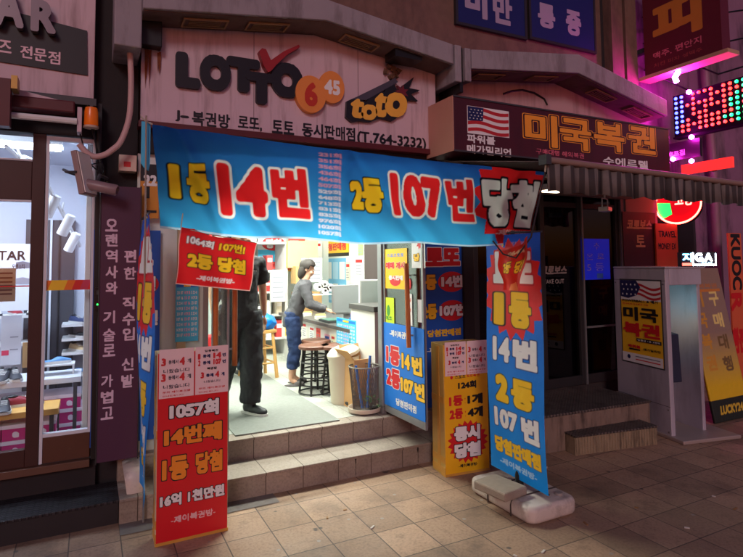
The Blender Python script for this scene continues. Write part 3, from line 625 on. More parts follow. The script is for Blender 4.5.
# ---------- vertical purple sign beside the shoe shop
t = thing('vertical_sign', 'tall dark purple sign with two columns of white Korean letters', 'sign', (.19, 4.3, .36))
m = MB(); vp = M('sign plum', (72, 34, 62), .45, .08, 4); m.box(.062, .318, 4.30, 4.36, .36, 2.27, vp); f = Fr((0, 4.30, 0)); lt = M('letter lilac', (212, 186, 204), .5)
for s_, cx, ys in (('오랜역사와', 111.5, (225, 240, 256, 272, 288)), ('기술로', 109, (317, 335, 350)), ('가볍고', 107, (381, 397, 413)), ('편한', 130, (256, 273)), ('직수입', 128.5, (303, 319, 334)), ('신발', 127.5, (364, 381))):
    for ch, y_ in zip(s_, ys): f.P(m, ch, (cx-6, y_-.5), (cx+6.2, y_+.5), 12.5, lt, bold=.028)
m.build('panel', t, world=True, fix=False); m = MB(); m.box(.055, .0615, 4.295, 4.36, .35, 2.28, fr); m.box(.3185, .325, 4.295, 4.36, .35, 2.28, fr); m.build('frame', t, world=True)

# ---------- banners hung on walls: same print
def wall_banner(fr_, w_, h, lab, grp=None):
    m = MB(); a = [fr_.p(0, 0, 0), fr_.p(w_, 0, 0), fr_.p(w_, h, 0), fr_.p(0, h, 0)]; b_ = [p-fr_.N*.006 for p in a]
    m.add(a+b_, [(0, 1, 2, 3), (7, 6, 5, 4), (0, 4, 5, 1), (1, 5, 6, 2), (2, 6, 7, 3), (3, 7, 4, 0)], M('banner blue', (24, 84, 176), .5, .05))
    T = fr_.T; s_ = h/1.7
    fr_.disc(m, .3*w_, h-.045*s_, .012, .012, yel); T(m, '로또복권', .36*w_, h-.06*s_, .34*w_, .03*s_, wht, .02)
    T(m, '로또', .12*w_, h-.29*s_, .76*w_, .18*s_, red, .07, ((wht, .035),))
    T(m, '1등', .02*w_, h-.52*s_, .33*w_, .15*s_, yel, .06, ((blk_, .03),)); fr_.disc(m, .68*w_, h-.445*s_, .30*w_, .10*s_, red); T(m, '14번', .45*w_, h-.50*s_, .48*w_, .12*s_, wht, .06, ((blk_, .03),), k=3)
    T(m, '2등', .02*w_, h-.80*s_, .33*w_, .15*s_, yel, .06, ((blk_, .03),)); fr_.disc(m, .68*w_, h-.725*s_, .30*w_, .10*s_, red); T(m, '107번', .40*w_, h-.78*s_, .57*w_, .12*s_, wht, .06, ((blk_, .03),), k=3)
    T(m, '당첨판매점', .14*w_, h-.97*s_, .72*w_, .07*s_, yel, .045); T(m, '-제이복권방-', .12*w_, h-1.12*s_, .76*w_, .055*s_, wht, .03)
    return solo('wall_banner', m, lab, 'banner', fix=False)
f = Fr((2.81, 4.505, .26)); wall_banner(f, .535, 1.70, 'blue wall banner with red circles, hung behind the tall banner stand')
f = Fr((.02, 4.47, .42)); wall_banner(f, .455, 1.55, 'blue wall banner with red circles, half hidden behind the tall plum sign')
# house number board
f = Fr((0, 4.44, 0)); m = MB(); m.box(.325, .455, 4.44, 4.465, 2.06, 2.47, M('board orange', (206, 138, 44), .5, .08)); f.rect(m, .325, 2.34, .13, .13, blk_); f.P(m, '22', (143.5, 180), (157, 180.5), 11, wht, bold=.05, k=2); f.rect(m, .36, 2.21, .03, .09, blk_, 1); f.rect(m, .37, 2.10, .07, .02, blk_, 1)
solo('number_board', m, 'narrow orange board with number 22 on a black head', 'sign', fix=False)
# cyan number list on the shopfront
def cyan_list(fr_, w_, h, name, lab):
    m = MB(); a = [fr_.p(0, 0, 0), fr_.p(w_, 0, 0), fr_.p(w_, h, 0), fr_.p(0, h, 0)]; b_ = [p-fr_.N*.004 for p in a]; m.add(a+b_, [(0, 1, 2, 3), (7, 6, 5, 4), (0, 4, 5, 1), (1, 5, 6, 2), (2, 6, 7, 3), (3, 7, 4, 0)], cyn)
    fr_.rect(m, .04*w_, h*.90, .92*w_, h*.07, blu); fr_.rect(m, .35*w_, h*.91, .3*w_, h*.05, yel, 2)
    for c_ in range(3):
        for r_ in range(9): fr_.T(m, ['231 07', '14 29 38', '5 22 41', '107 16'][(c_*5+r_) % 4], w_*(.06+.31*c_), h*(.08+.088*r_), w_*.26, h*.055, wht if c_ != 1 else M('print rose', (236, 160, 190), .5), .03)
    return solo(name, m, lab, 'poster', fix=False)
f = Fr((.587, 4.468, 1.12)); cyan_list(f, .17, .46, 'number_poster', 'cyan poster with rows of small numbers between the wooden door handles and the plum sign')

# ---------- perpendicular signs on the dark building
f = Fr((6.1, 4.44, 3.98), (0, -1, 0)); t = thing('projecting_sign', 'dark maroon sign box with yellow Korean letters sticking out high on the wall', 'sign', (6.15, 4.0, 3.98))
m = MB(); m.box(6.1, 6.25, 3.5, 4.44, 3.98, 5.3, M('sign dark maroon', (96, 22, 36), .45, .1)); 
f.T(m, '피', .12, .33, .62, .52, M('dull gold', (196, 120, 44), .5), .05); f.T(m, '맥주. 편안지', .12, .17, .6, .085, pk, .02); f.T(m, '치킨 피자 생맥주', .12, .07, .6, .05, M('dull red', (150, 60, 60), .5), .015)
m.build('box', t, world=True, fix=False); m = MB(); m.box(6.06, 6.27, 3.42, 4.5, 3.93, 3.975, M('sign rail', (190, 150, 120), .5, .2)); m.box(6.12, 6.2, 4.44, 4.72, 4.3, 4.36, dgrey); m.build('bracket', t, world=True)
t = thing('neon_lamp', 'small magenta neon lamp under the projecting maroon sign', 'lamp', (6.12, 4.05, 3.80)); m = MB()
m.tube([(0, 0, 0), (0, .02, .06), (0, -.03, .12)], .03, EMIT('magenta neon', (255, 40, 220), 240), 8); m.build('tube', t, smooth=True); m = MB(); m.box(-.02, .02, -.02, .02, .12, .16, black); m.build('holder', t)
# LED matrix board
f = Fr((6.5, 4.36, 3.24), (0, -1, 0)); t = thing('led_board', 'glowing red, green and blue dot LED board sticking out from the dark building', 'led sign', (6.55, 3.9, 3.24))
m = MB(); m.box(6.5, 6.6, 3.3, 4.36, 3.24, 3.76, M('matt black', (6, 6, 8), .95, .1, spec=.1)); m.build('case', t, world=True); m = MB(); m.box(6.485, 6.61, 3.29, 4.37, 3.215, 3.238, M('matt black', (1, 1, 1))); m.build('frame', t, world=True)
cols = {'r': EMIT('led red', (255, 30, 24), 14), 'g': EMIT('led green', (20, 220, 110), 5), 'b': EMIT('led blue', (50, 70, 255), 9)}
grid = {k: MB() for k in 'rgb'}
pat = ['bb.rrrr.rrggrb', 'bb.r..rrrrrgbb', 'bbrrrrr.rrgrgb', 'bb.r.rrrrgggbb', 'bb.rrr..rggrgb', 'bbr.rrrrrrggbb', 'brrrrrrrggggbb', 'brr.rrrrrrgggb']
for r_, row in enumerate(pat):
    for c_, ch in enumerate(row):
        if ch == '.': continue
        x, z = .04+.073*c_, .48-.061*r_; p = f.p(x, z, 0); grid[ch].lathe([(.019, 0), (.019, .012), (0, .022)], cols[ch], 8, (0, 0, 0), Matrix.Translation(p) @ Matrix.Rotation(rad(-90), 4, 'Y'))
for k, n_ in zip('rgb', ('led_dots',)*3):
    if grid[k].V: grid[k].build(n_, t, world=True)['kind'] = 'stuff'
# round neon sign
f = Fr((6.5, 4.02, 2.36), (0, -1, 0)); t = thing('round_sign', 'round red neon sign with a green corner glowing below the awning', 'neon sign', (6.5, 4.35, 2.36))
f = Fr((6.5, 4.36, 2.40), (0, -1, 0)); m = MB(); f.disc(m, 0, 0, .30, .24, EMIT('round red', (215, 12, 24), .55), 0, 40); f.poly(m, [(-.28, .04), (-.10, .02), (-.08, -.12), (-.2, -.17), (-.27, -.08)], EMIT('round green', (30, 220, 90), 1.6), 1); f.T(m, '고창', -.04, -.03, .24, .16, EMIT('round pale', (255, 170, 150), 1.8), .03)
m.build('face', t, world=True, fix=False)
m = MB(); n_ = 40; m.tube([tuple(f.p(.30*math.cos(2*math.pi*i/n_), .24*math.sin(2*math.pi*i/n_), 8)) for i in range(n_+1)], .012, EMIT('round rim', (255, 70, 60), 14), 6); m.build('neon_tube', t, world=True)
m = MB(); T = Matrix.Translation(f.p(0, 0, -60)) @ Matrix.Rotation(rad(90), 4, 'Y') ; m.lathe([(.245, 0), (.245, .06)], black, 32, (0, 0, 0), T @ Matrix.Scale(1, 4)); m.box(6.55, 6.6, 4.5, 4.72, 2.3, 2.4, black); m.build('case', t, world=True)
for i, (px, py) in enumerate(((689, 92), (691.5, 137), (673, 159), (691.5, 161))):
    q = at(px, py, x=6.45); m = MB(); m.lathe([(0, -.03), (.026, -.015), (.03, 0), (.026, .015), (0, .03)], EMIT('magenta bulb', (255, 40, 225), 300), 10)
    o = solo('neon_bulb', m, 'tiny magenta bulb glowing near the LED board', 'bulb', tuple(q), 'magenta bulbs around the LED board', smooth=True)
q = at(700, 168, x=6.45); m = MB(); m.box(-.02, .02, -.38, .22, -.05, .07, EMIT('red strip', (240, 40, 36), 1.2)); m.box(.02, .3, -.02, .02, -.02, .02, black); solo('strip_sign', m, 'short glowing red strip sign below the LED board', 'sign', tuple(q))
q = at(681, 150, x=6.5); f = Fr((6.48, q[1]+.22, q[2]-.07), (0, -1, 0)); m = MB(); m.box(6.48, 6.52, q[1]-.25, q[1]+.22, q[2]-.12, q[2]+.1, black); f.T(m, '호프집', .06, .0, .22, .07, M('dull white', (190, 170, 180), .5), .03); solo('small_sign', m, 'small black sign with pale letters tucked under the LED board', 'sign', fix=False)
# little maroon and orange signs on the pier
f = Fr((0, 4.425, 0)); x0, z0 = f.px(624, 254); x1, z1 = f.px(655, 213); m = MB(); m.box(5.64, 6.20, 4.43, 4.47, 1.4, 2.62, M('pinkish board', (188, 138, 128), .6, .06)); m.box(x0, x1, 4.425, 4.4295, z0-.25, z1, mar); f.P(m, '코로보스', (627, 224.5), (652, 224.5), 9, M('board gold', (200, 170, 130), .5), bold=.05, slant=.15); f.P(m, '토', (636, 241), (645, 241), 12, M('board gold', (1, 1, 1)), bold=.03)
solo('menu_sign', m, 'pale board with a maroon square of Korean letters above the kiosk', 'sign', fix=False)
f = Fr((0, 4.40, 0)); x0, z0 = f.px(657, 262); x1, z1 = f.px(677, 224); m = MB(); m.box(x0, x1, 4.40, 4.42, z0-.35, z1, M('board orange red', (196, 92, 48), .5, .08)); f.P(m, 'TRAVEL', (658.5, 234), (676, 234.5), 6.5, blk_, bold=.03); f.P(m, 'MONEY EX', (658.5, 246), (676, 246.5), 6.5, blk_, bold=.03)
solo('travel_sign', m, 'small orange board with black English letters beside the maroon square', 'sign', fix=False)
# lettering and notice on the dark glass
f = Fr((0, 4.50, 0)); m = MB(); lg = M('glass letter', (150, 144, 140), .5); f.P(m, '코로보스', (541, 270), (567, 270), 8, lg, bold=.05, slant=.2); f.P(m, 'TAKE OUT', (543.5, 281.5), (564, 281.5), 4.6, lg, bold=.02)
solo('window_lettering', m, 'pale letters with the words take out on the dark glass', 'lettering', fix=False)
f = Fr((0, 4.47, 0)); x0, z0 = f.px(582, 280); x1, z1 = f.px(609, 239); m = MB(); m.box(x0, x1, 4.47, 4.488, z0, z1, EMIT('board glow', (24, 40, 200), .22))
hand = M('chalk', (150, 150, 236), .6); f.P(m, '추', (593, 246), (600, 246), 7, hand, bold=.0, k=1); f.P(m, '온 로', (586, 256), (604, 257), 6, hand, bold=0); f.P(m, '5 등', (587, 267), (604, 267.5), 8, hand, bold=0); f.rect(m, f.px(597, 277)[0], z0+.01, .1, .06, M('pale blue', (70, 120, 220), .5), 1)
solo('notice_board', m, 'glowing blue board with handwritten notes behind the dark glass door', 'board', fix=False)
# ------------------------------------------------------------------ long blue banner over the entrance
YEL, RED, WHT, BLK, DBL = (250, 200, 40), (226, 36, 40), (244, 242, 240), (20, 20, 30), (16, 40, 110)
def grad(a, b, g=1.):
    A, B = np.array(lin(a)), np.array(lin(b)); return lambda U, V: A*(1-(1-V[..., None])**g)*0+A*(V[..., None]**g)+B*(1-V[..., None]**g)
cloth_m = CLOTH('banner cloth', .9)
_P0, _P1 = at(152, 124, y=3.85)[:2], at(545, 172, y=3.06)[:2]
BW = float(np.linalg.norm(_P1-_P0)); _D = (_P1-_P0)/BW; _N = np.array([_D[1], -_D[0]]); BH = .62           # the banner hangs from the post by the plum sign to the front bar of the awning
def bpl(px, py):
    d = ray(px, py); n3 = np.array([_N[0], _N[1], 0]); o3 = np.array([_P0[0], _P0[1], 0]); t_ = ((o3-CAMP) @ n3)/(d @ n3); q = CAMP+t_*d; return float((q[:2]-_P0) @ _D), float(q[2])
BTL, BTR, BBL, BBR = bpl(152, 124), bpl(545, 172), bpl(160, 231), bpl(523, 246)
def bsz(u, v):
    zt = BTL[1]+(BTR[1]-BTL[1])*u-.02*np.sin(np.pi*u)
    zb = BBL[1]+(BBR[1]-BBL[1])*u-.03*np.sin(np.pi*u)+.008*np.sin(u*23)+.02*np.clip(1-u*9, 0, 1)
    sk_ = np.clip((u-.82)/.18, 0, 1)**1.5; x = BTL[0]+(BBL[0]-BTL[0])*(1-v)+(BTR[0]-BTL[0])*u; x = x+(BBR[0]-BTR[0]-(BBL[0]-BTL[0]))*(1-v)*sk_
    return x, zb+(zt-zb)*v
def bpos(u, v):
    s_, z = bsz(u, v); r = 1-v
    k = .022*np.sin(u*17+v*2.2)*(.25+r)+.012*np.sin(u*41+v*5)*r
    k = k+.03*np.exp(-((u-.055-.09*r)/.018)**2)-.03*np.exp(-((u-.10-.16*r)/.02)**2)*r                # pull folds at the tied corners
    k = k+.03*np.exp(-((u-.93+.10*r)/.025)**2)-.02*np.exp(-((u-.84)/.03)**2)*r
    k = k+.010*np.sin(u*31-v*9)*np.sin(v*3.1)+.007*np.sin(u*67+v*13)*(.3+r)+.012*np.exp(-((u-.30-.2*v)/.012)**2)*v-.012*np.exp(-((u-.62+.15*v)/.014)**2)+.010*np.exp(-((u-.47+.05*r)/.010)**2)*r
    k = k*1.45; return _P0[0]+_D[0]*s_-_N[0]*k, _P0[1]+_D[1]*s_-_N[1]*k, z
def buv(px, py):
    q = bpl(px, py); u, v = .5, .5
    for _ in range(15):
        s_, z = bsz(np.array(u), np.array(v)); u += (q[0]-s_)/BW; v += (q[1]-z)/BH
    return float(u)*BW, float(v)*BH
b = Print(BW, BH, .005, grad((34, 96, 184), (64, 172, 226), .8))
def bT(t, L, R, hpx, fill, **k):
    xl, zl = buv(*L); xr, zr = buv(*R); cx, cy = (L[0]+R[0])/2, (L[1]+R[1])/2; h = buv(cx, cy-hpx/2)[1]-buv(cx, cy+hpx/2)[1]
    b.T(t, xl, (zl+zr)/2-h/2, xr-xl, h, fill, **k)
x, z = buv(513, 203); b.burst(x, z, .36, .40, RED, 14, .80)
bT('1', (169, 180), (180, 181), 34, YEL, bold=.03, outs=((BLK, .03),)); bT('등', (187, 182), (209, 184), 40, YEL, bold=.05, outs=((BLK, .03),))
bT('14', (219, 189.5), (268, 191.5), 51, RED, bold=.062, outs=((WHT, .045),)); bT('번', (272, 191.5), (309, 193.5), 50, RED, bold=.065, outs=((WHT, .045),))
bT('2등', (351, 193.5), (382, 197), 34, YEL, bold=.06, outs=((BLK, .04),))
bT('107', (391, 195.5), (443, 198), 42, RED, bold=.058, outs=((WHT, .045),)); bT('번', (448, 199), (475, 200.5), 42, RED, bold=.06, outs=((WHT, .045),))
bT('당첨', (484, 201), (534, 206), 48, WHT, bold=.055, outs=((BLK, .045),))
nums = ['231회', '351회', '356회', '436회', '464회', '507회', '529회', '648회', '713회', '831회', '835회', '976회', '1020회', '1057회']
for i, s_ in enumerate(nums):
    y_ = 154.5+6.0*i; bT(s_, (319, y_), (341, y_+1.2), 4.4, (232, 150, 170) if i < 6 else (240, 226, 236), bold=.035)
bT('-제이복권방-', (498, 232), (524, 234.5), 5.5, (230, 190, 190), bold=.04)
hem = np.zeros(b.X.shape); hem[(b.Z < .012)] = .8; b.mixin(hem, (200, 220, 236))
o = b.link('long_banner', bpos, cloth_m, loc=(1.6, 3.5, 1.84)); tag(o, 'long blue banner with big red and yellow numbers stretched over the shop entrance', 'banner')
for x, y, z, x2, y2, z2, lab in ((_P0[0], _P0[1], BTL[1], .30, 4.10, 2.74, 'thin rope tying the top corner of the long blue banner by the plum sign'), (_P1[0], _P1[1], BTR[1], AX0-.02, AY, AZ1, 'thin rope tying the top corner of the long blue banner to the awning bar')):
    m = MB(); m.tube([(x, y, z), ((x+x2)/2, (y+y2)/2, (z+z2)/2-.01), (x2, y2, z2)], .006, M('rope', (190, 180, 160), .9), 5); solo('rope', m, lab, 'rope')
m = MB(); m.tube([(.32, 3.9, 1.2), (.318, 3.9, 2.0), (.315, 3.9, 2.70)], .006, M('bare pole', (150, 134, 120), .5, .15), 8); solo('banner_pole', m, 'thin pole standing behind the narrow banner seen edge on', 'pole', smooth=True)
m = MB(); m.box(-.028, .028, -.01, .01, -.28, 0, cyn); m.prism([(-.028, -.28), (.028, -.28), (.02, -.33), (-.01, -.31)], -.01, .01, cyn); solo('cloth_tag', m, 'small cyan cloth strip hanging on the rope above the number 22 board', 'cloth', tuple(at(146, 122, y=3.95)))

# ------------------------------------------------------------------ small red flag hung below the banner
fl = Print(.52, .34, .004, RED)
fl.T('1064회', .05, .248, .175, .055, WHT, .045, outs=((BLK, .05),)); fl.T('107번!', .26, .245, .19, .06, YEL, .045, outs=((BLK, .05),))
fl.T('2등 당첨', .06, .105, .40, .10, YEL, .06, outs=((BLK, .045),)); fl.T('-제이복권방-', .13, .035, .26, .032, WHT, .035)
e_ = np.minimum.reduce([fl.X, .52-fl.X, fl.Z]); fl.mixin(np.where(e_ < .008, .8, 0), (240, 200, 190))
A, B_, C_, D_ = [at(*p, y=3.80) for p in ((175, 284), (249, 291), (258, 243), (181, 227))]
def flp(u, v):
    P_ = [(A[i]*(1-u)+B_[i]*u)*(1-v)+(D_[i]*(1-u)+C_[i]*u)*v for i in (0, 2)]
    return P_[0]+.006*np.sin(v*6), 3.78+.02*np.sin(u*7+1)*(.4+v*.6)+.012*np.sin(u*13+v*4)-.02*np.cos(v*3)*u, P_[1]-.02*np.exp(-((u-.42)/.2)**2)*v**3+.012*np.exp(-((u-.2)/.08)**2)*v**4
o = fl.link('small_flag', flp, CLOTH('flag cloth', .3), loc=(A[0], 3.8, A[2])); tag(o, 'small red flag with yellow Korean letters hanging under the long banner beside the man', 'flag')
m = MB(); m.tube([tuple(at(181, 227, y=3.79)), tuple(at(183, 212, y=3.83))], .004, M('rope', (1, 1, 1)), 5); m.tube([tuple(at(257, 242, y=3.79)), tuple(at(258, 234, y=3.83))], .004, M('rope', (1, 1, 1)), 5); m.tube([tuple(at(181, 228, y=3.795)), tuple(at(219, 236, y=3.795)), tuple(at(257, 243, y=3.795))], .003, M('rope', (1, 1, 1)), 5)
solo('hanging_cord', m, 'thin cord holding the small red flag', 'cord')
# crumpled red pennant by the right end of the banner
pn = Print(.34, .42, .004, (220, 50, 34)); pn.T('1064회', .10, .34, .16, .05, (250, 214, 160), .05, slant=.2); pn.T('2등', .05, .17, .11, .12, YEL, .05, outs=((BLK, .04),)); pn.T('당첨', .19, .16, .12, .12, YEL, .05, outs=((BLK, .04),))
pn.poly([(.10, 0), (.25, 0), (.22, .08), (.14, .06)], (250, 150, 90))
PT, PR, PB1, PB2 = [np.array(at(*p, x=2.60)) for p in ((497, 251), (532, 236), (503, 290), (521, 291))]
def pnp(u, v):
    P_ = [(PB1[i]*(1-u)+PB2[i]*u)*(1-v)+(PT[i]*(1-u)+PR[i]*u)*v for i in range(3)]
    return P_[0]+.022*np.sin(u*11)*(.35+.65*v)+.014*np.sin(v*8+u*3), P_[1]+.008*np.sin(u*9), P_[2]-.025*np.sin(u*np.pi)*v
o = pn.link('pennant', pnp, CLOTH('pennant cloth', .4), loc=tuple(PB1)); tag(o, 'crumpled red pennant with yellow letters dangling in front of the tall banner stand', 'flag')
m = MB(); m.tube([tuple(at(493, 241, x=2.57)), tuple(at(503, 254, x=2.575)), tuple(at(516, 258, x=2.575)), tuple(at(531, 237, x=2.59)), (_P1[0], _P1[1], BTR[1])], .006, M('dark cord', (50, 40, 40), .8), 5); solo('hanging_cord', m, 'dark cord holding the crumpled red pennant', 'cord')

# ------------------------------------------------------------------ banner stands on water bases
tank = M('plastic tank', (206, 192, 180), .45, .06, 6, .05, dirt=(110, 92, 80), dirt_amt=.6, dirt_scale=(3, 3, 3)); stone = M('paver stone', (150, 134, 118), .9, .2, 25, .4)
def stand_print():
    p = Print(.57, 1.76, .0045, grad((34, 92, 206), (14, 150, 238), .8)); W_ = .57
    p.disc(.19, 1.69, .012, .016, YEL); p.T('로또복권', .22, 1.672, .2, .032, (250, 160, 150), .02)
    p.burst(W_/2, 1.36, .33, .38, (226, 40, 46), 17, .82)
    p.T('로또', .075, 1.40, .42, .24, WHT, .085, outs=(((190, 30, 44), .05),))
    p.T('1', .085, 1.09, .105, .24, YEL, .03, outs=((BLK, .03),)); p.T('등', .24, 1.08, .22, .26, YEL, .07, outs=((BLK, .03),))
    p.T('14', .07, .82, .18, .18, WHT, .055, outs=((DBL, .035),)); p.T('번', .28, .80, .23, .21, WHT, .075, outs=((DBL, .035),))
    p.T('2', .09, .52, .14, .20, YEL, .08, outs=((BLK, .03),)); p.T('등', .26, .51, .22, .21, YEL, .07, outs=((BLK, .03),))
    p.T('107', .06, .325, .25, .14, WHT, .055, outs=((DBL, .035),)); p.T('번', .35, .30, .17, .17, WHT, .07, outs=((DBL, .035),))
    p.T('당첨판매점', .05, .135, .47, .115, YEL, .07, outs=((DBL, .035),)); p.T('-제이복권방-', .10, .055, .37, .045, (190, 226, 250), .03); return p
sp = stand_print(); stand_cloth = CLOTH('stand cloth', .22, .5)
def water_base(mb, L, Wd, h, m):
    pr = []; n = 8
    for k, (s_, z) in enumerate(((.93, 0), (1, .025), (1, h*.55), (.965, h*.85), (.90, h))):
        ring = []
        for cx, cy, a0 in ((L-.07, Wd-.07, 0), (-L+.07, Wd-.07, 90), (-L+.07, -Wd+.07, 180), (L-.07, -Wd+.07, 270)):
            for j in range(5): a = rad(a0+22.5*j); ring.append(((cx+.07*math.cos(a))*s_, (cy+.07*math.sin(a))*s_, z))
        pr.append(ring)
    n = len(pr[0]); mb.add([p for r_ in pr for p in r_], [(i*n+j, i*n+(j+1) % n, (i+1)*n+(j+1) % n, (i+1)*n+j) for i in range(4) for j in range(n)]+[tuple(range(n-1, -1, -1)), tuple(range(4*n, 5*n))], m)
# stand by the doorway: plane faces along the street
t = thing('banner_stand', 'tall blue banner on a white water base, standing right of the doorway', 'banner stand', (2.76, 3.13, 0), 0)
def s1(u, v): return 2.705-.012*np.sin(np.pi*v)+.006*np.sin(v*9+u*3), 3.375-.58*u+.004*np.sin(v*7), .165+.02*(1-u)*(1-v)+1.735*v
sp.link('banner', s1, stand_cloth, t)
rr = lambda L, Wd, r_: [(cx+r_*math.cos(rad(a0+15*j)), cy+r_*math.sin(rad(a0+15*j))) for cx, cy, a0 in ((L-r_, Wd-r_, 0), (-L+r_, Wd-r_, 90), (-L+r_, -Wd+r_, 180), (L-r_, -Wd+r_, 270)) for j in range(7)]
m = MB(); m.prism([(x, y-.01) for x, y in rr(.215, .33, .07)], 0, .112, tank, 'z'); o = m.build('base', t); k_ = o.modifiers.new('bevel', 'BEVEL'); k_.width = .035; k_.segments = 5; k_.limit_method = 'ANGLE'; k_.angle_limit = rad(50); o.data.polygons.foreach_set('use_smooth', [True]*len(o.data.polygons))
for y_ in (-.15, .09): m = MB(); m.tube([(-.2165, y_, .002), (-.2165, y_, .075), (-.205, y_, .102), (-.18, y_, .1135), (.18, y_, .1135), (.205, y_, .102), (.2165, y_, .075), (.2165, y_, .002)], .0055, M('groove', (70, 60, 54), .7), 6); m.build('groove', t)
m = MB(); m.lathe([(.0, .128), (.026, .128), (.028, .124), (.028, .108)][::-1], M('cap grey', (150, 140, 132), .5), 16, (.12, -.25, 0)); m.build('filler_cap', t)
m = MB(); m.tube([(-.03, -.03, .1), (-.03, -.03, .30), (-.03, -.03, 1.93)], .014, dgrey, 8); m.lathe([(.03, .1), (.03, .2), (.018, .24)], black, 12, (-.03, -.03, 0)); m.build('pole', t, smooth=True)
m = MB(); m.tube([(-.045, .255, 1.905), (-.04, -.03, 1.915), (-.045, -.335, 1.905)], .008, dgrey, 6); m.tube([(-.045, .255, .19), (-.035, -.03, .2), (-.045, -.33, .17)], .006, dgrey, 6); m.build('arm', t, smooth=True)
m = MB(); m.box(-.12, .10, -.15, .14, 0, .06, stone); o = solo('paving_stone', m, 'square grey stone weighing down the white base of the tall banner', 'stone', (2.56, 3.10, .118), rz=rad(8), bevel=.012)
# stand seen nearly edge-on beside the red board
t = thing('banner_stand', 'twisted blue banner on a stand, nearly edge on behind the red sign box', 'banner stand', (.30, 4.00, 0), 0)
def s2(u, v):
    tw = .35*np.sin(v*2.6+.3)-.12; yy = 4.14-.50*u
    return .322+(u-.5)*.10*tw*2+.018*np.sin(v*6+u*4), yy+.02*np.sin(v*5), .24+1.78*v
sp.link('banner', s2, stand_cloth, t)
m = MB(); T = Matrix.Translation((-.05, .32, .15)) @ Matrix.Rotation(rad(82), 4, 'Y'); k_ = MB(); water_base(k_, .17, .17, .12, tank); m.add(k_.V, k_.F, tank, T); m.build('base', t, smooth=True)
m = MB(); m.tube([(.045, .06, .0), (.045, .06, 1.0), (.03, .0, 2.04)], .007, grey, 8); m.build('pole', t, smooth=True)
m = MB(); m.tube([(.02, .15, 2.03), (.03, 0, 2.04), (.02, -.36, 2.03)], .008, dgrey, 6); m.build('arm', t, smooth=True)

# ------------------------------------------------------------------ red and yellow sign boxes with posters
paper = M('poster pink', (236, 206, 206), .6, .03)
tape = M('packing tape', (206, 150, 64), .35, .15, 10)
def posters(f, mb, x, z, w_, h, flip=False):
    hw = w_/2-.004; rs = M('poster red', (206, 44, 50), .5); gs = M('poster grey', (90, 80, 90), .5)
    for i in range(2):
        xx = x+i*(hw+.008); f.rect(mb, xx, z, hw, h, paper, 2+i*.3)
        if (i == 0) != flip:
            for j, zz in enumerate((.66, .34)):
                f.T(mb, '3', xx+.06*hw, z+h*zz, .13*hw, h*.16, rs, .05, k=4); f.T(mb, '등에서', xx+.26*hw, z+h*(zz+.03), .28*hw, h*.09, gs, .02, k=4); f.T(mb, '4', xx+.58*hw, z+h*zz, .15*hw, h*.16, rs, .05, k=4); f.T(mb, '개', xx+.80*hw, z+h*(zz+.03), .11*hw, h*.09, gs, .02, k=4)
                f.T(mb, '나왔습니다', xx+.12*hw, z+h*(zz-.15), .76*hw, h*.085, gs, .02, k=4)
        else:
            f.T(mb, '당첨복권', xx+.28*hw, z+h*.88, .4*hw, h*.05, blk_, .03, k=4)
            for zz, a, b_ in ((.74, '1', '14'), (.60, '2', '107')):
                f.T(mb, a, xx+.08*hw, z+h*zz, .07*hw, h*.12, rs, .06, k=4); f.T(mb, '등에', xx+.22*hw, z+h*(zz+.02), .22*hw, h*.075, navy, .03, k=4); f.T(mb, b_, xx+.54*hw, z+h*zz, .24*hw, h*.12, rs, .06, k=4); f.T(mb, '번', xx+.82*hw, z+h*(zz+.02), .1*hw, h*.075, navy, .03, k=4)
            f.T(mb, '복권방', xx+.35*hw, z+h*.50, .3*hw, h*.06, blk_, .04, k=4); f.T(mb, '3', xx+.16*hw, z+h*.33, .1*hw, h*.13, rs, .06, k=4); f.T(mb, '등에', xx+.32*hw, z+h*.35, .22*hw, h*.075, navy, .03, k=4); f.T(mb, '4', xx+.60*hw, z+h*.33, .12*hw, h*.13, rs, .06, k=4); f.T(mb, '개', xx+.78*hw, z+h*.35, .1*hw, h*.075, navy, .03, k=4)
            f.T(mb, '나왔습니다', xx+.26*hw, z+h*.23, .5*hw, h*.055, gs, .02, k=4)
        f.T(mb, '문의 제이복권방', xx+.10*hw, z+h*.10, .8*hw, h*.045, rs, .015, k=4); f.T(mb, '안내드립니다', xx+.10*hw, z+h*.03, .6*hw, h*.035, rs, .015, k=4)
def sign_box(name, lab, loc, rz, W_, D_, H_, face, side, draw, ph, flip=False):
    t = thing(name, lab, 'sign box', loc, rz); f = Fr((0, 0, 0)); m = MB()
    m.box(0, W_, 0, D_, 0, H_, side); m.build('box', t, bevel=.004)
    m = MB(); m.box(.004, W_-.004, -.004, -.0005, .004, H_-.004, face); f2 = Fr((0, -.0045, 0)); draw(f2, m, W_, H_); m.build('print', t, fix=False)
    m = MB(); f2 = Fr((0, -.006, 0)); posters(f2, m, .01, H_-ph*.93, W_-.012, ph, flip); m.build('poster', t, fix=False)
    m = MB(); 
    for z_ in (.02, .10, H_*.55): m.box(-.0025, .012, -.001, D_*.98, z_, z_+.05, tape)
    m.box(-.0035, -.0004, D_*.35, D_*.55, .02, H_-.02, tape); m.box(-.002, W_+.002, -.0065, D_*.3, -.0, .018, tape); m.build('tape', t); return t
def draw_red(f, mb, W_, H_):
    f.T(mb, '1057회', .075, .745, .30, .10, wht, .05, ((blk_, .05),)); f.T(mb, '14번째', .045, .585, .35, .115, M('amber', (236, 142, 40), .45), .055, ((blk_, .045),))
    f.T(mb, '1등', .035, .375, .155, .145, ora2, .055, ((blk_, .04),)); f.T(mb, '당첨', .235, .385, .165, .135, ora2, .055, ((blk_, .04),))
    f.T(mb, '16억 1천만원', .025, .225, .39, .075, wht, .05, ((blk_, .05),)); f.T(mb, '-제이복권방-', .09, .115, .27, .045, M('pale pink', (230, 180, 180), .5), .03)
ora2 = M('amber', (236, 142, 40), .45)
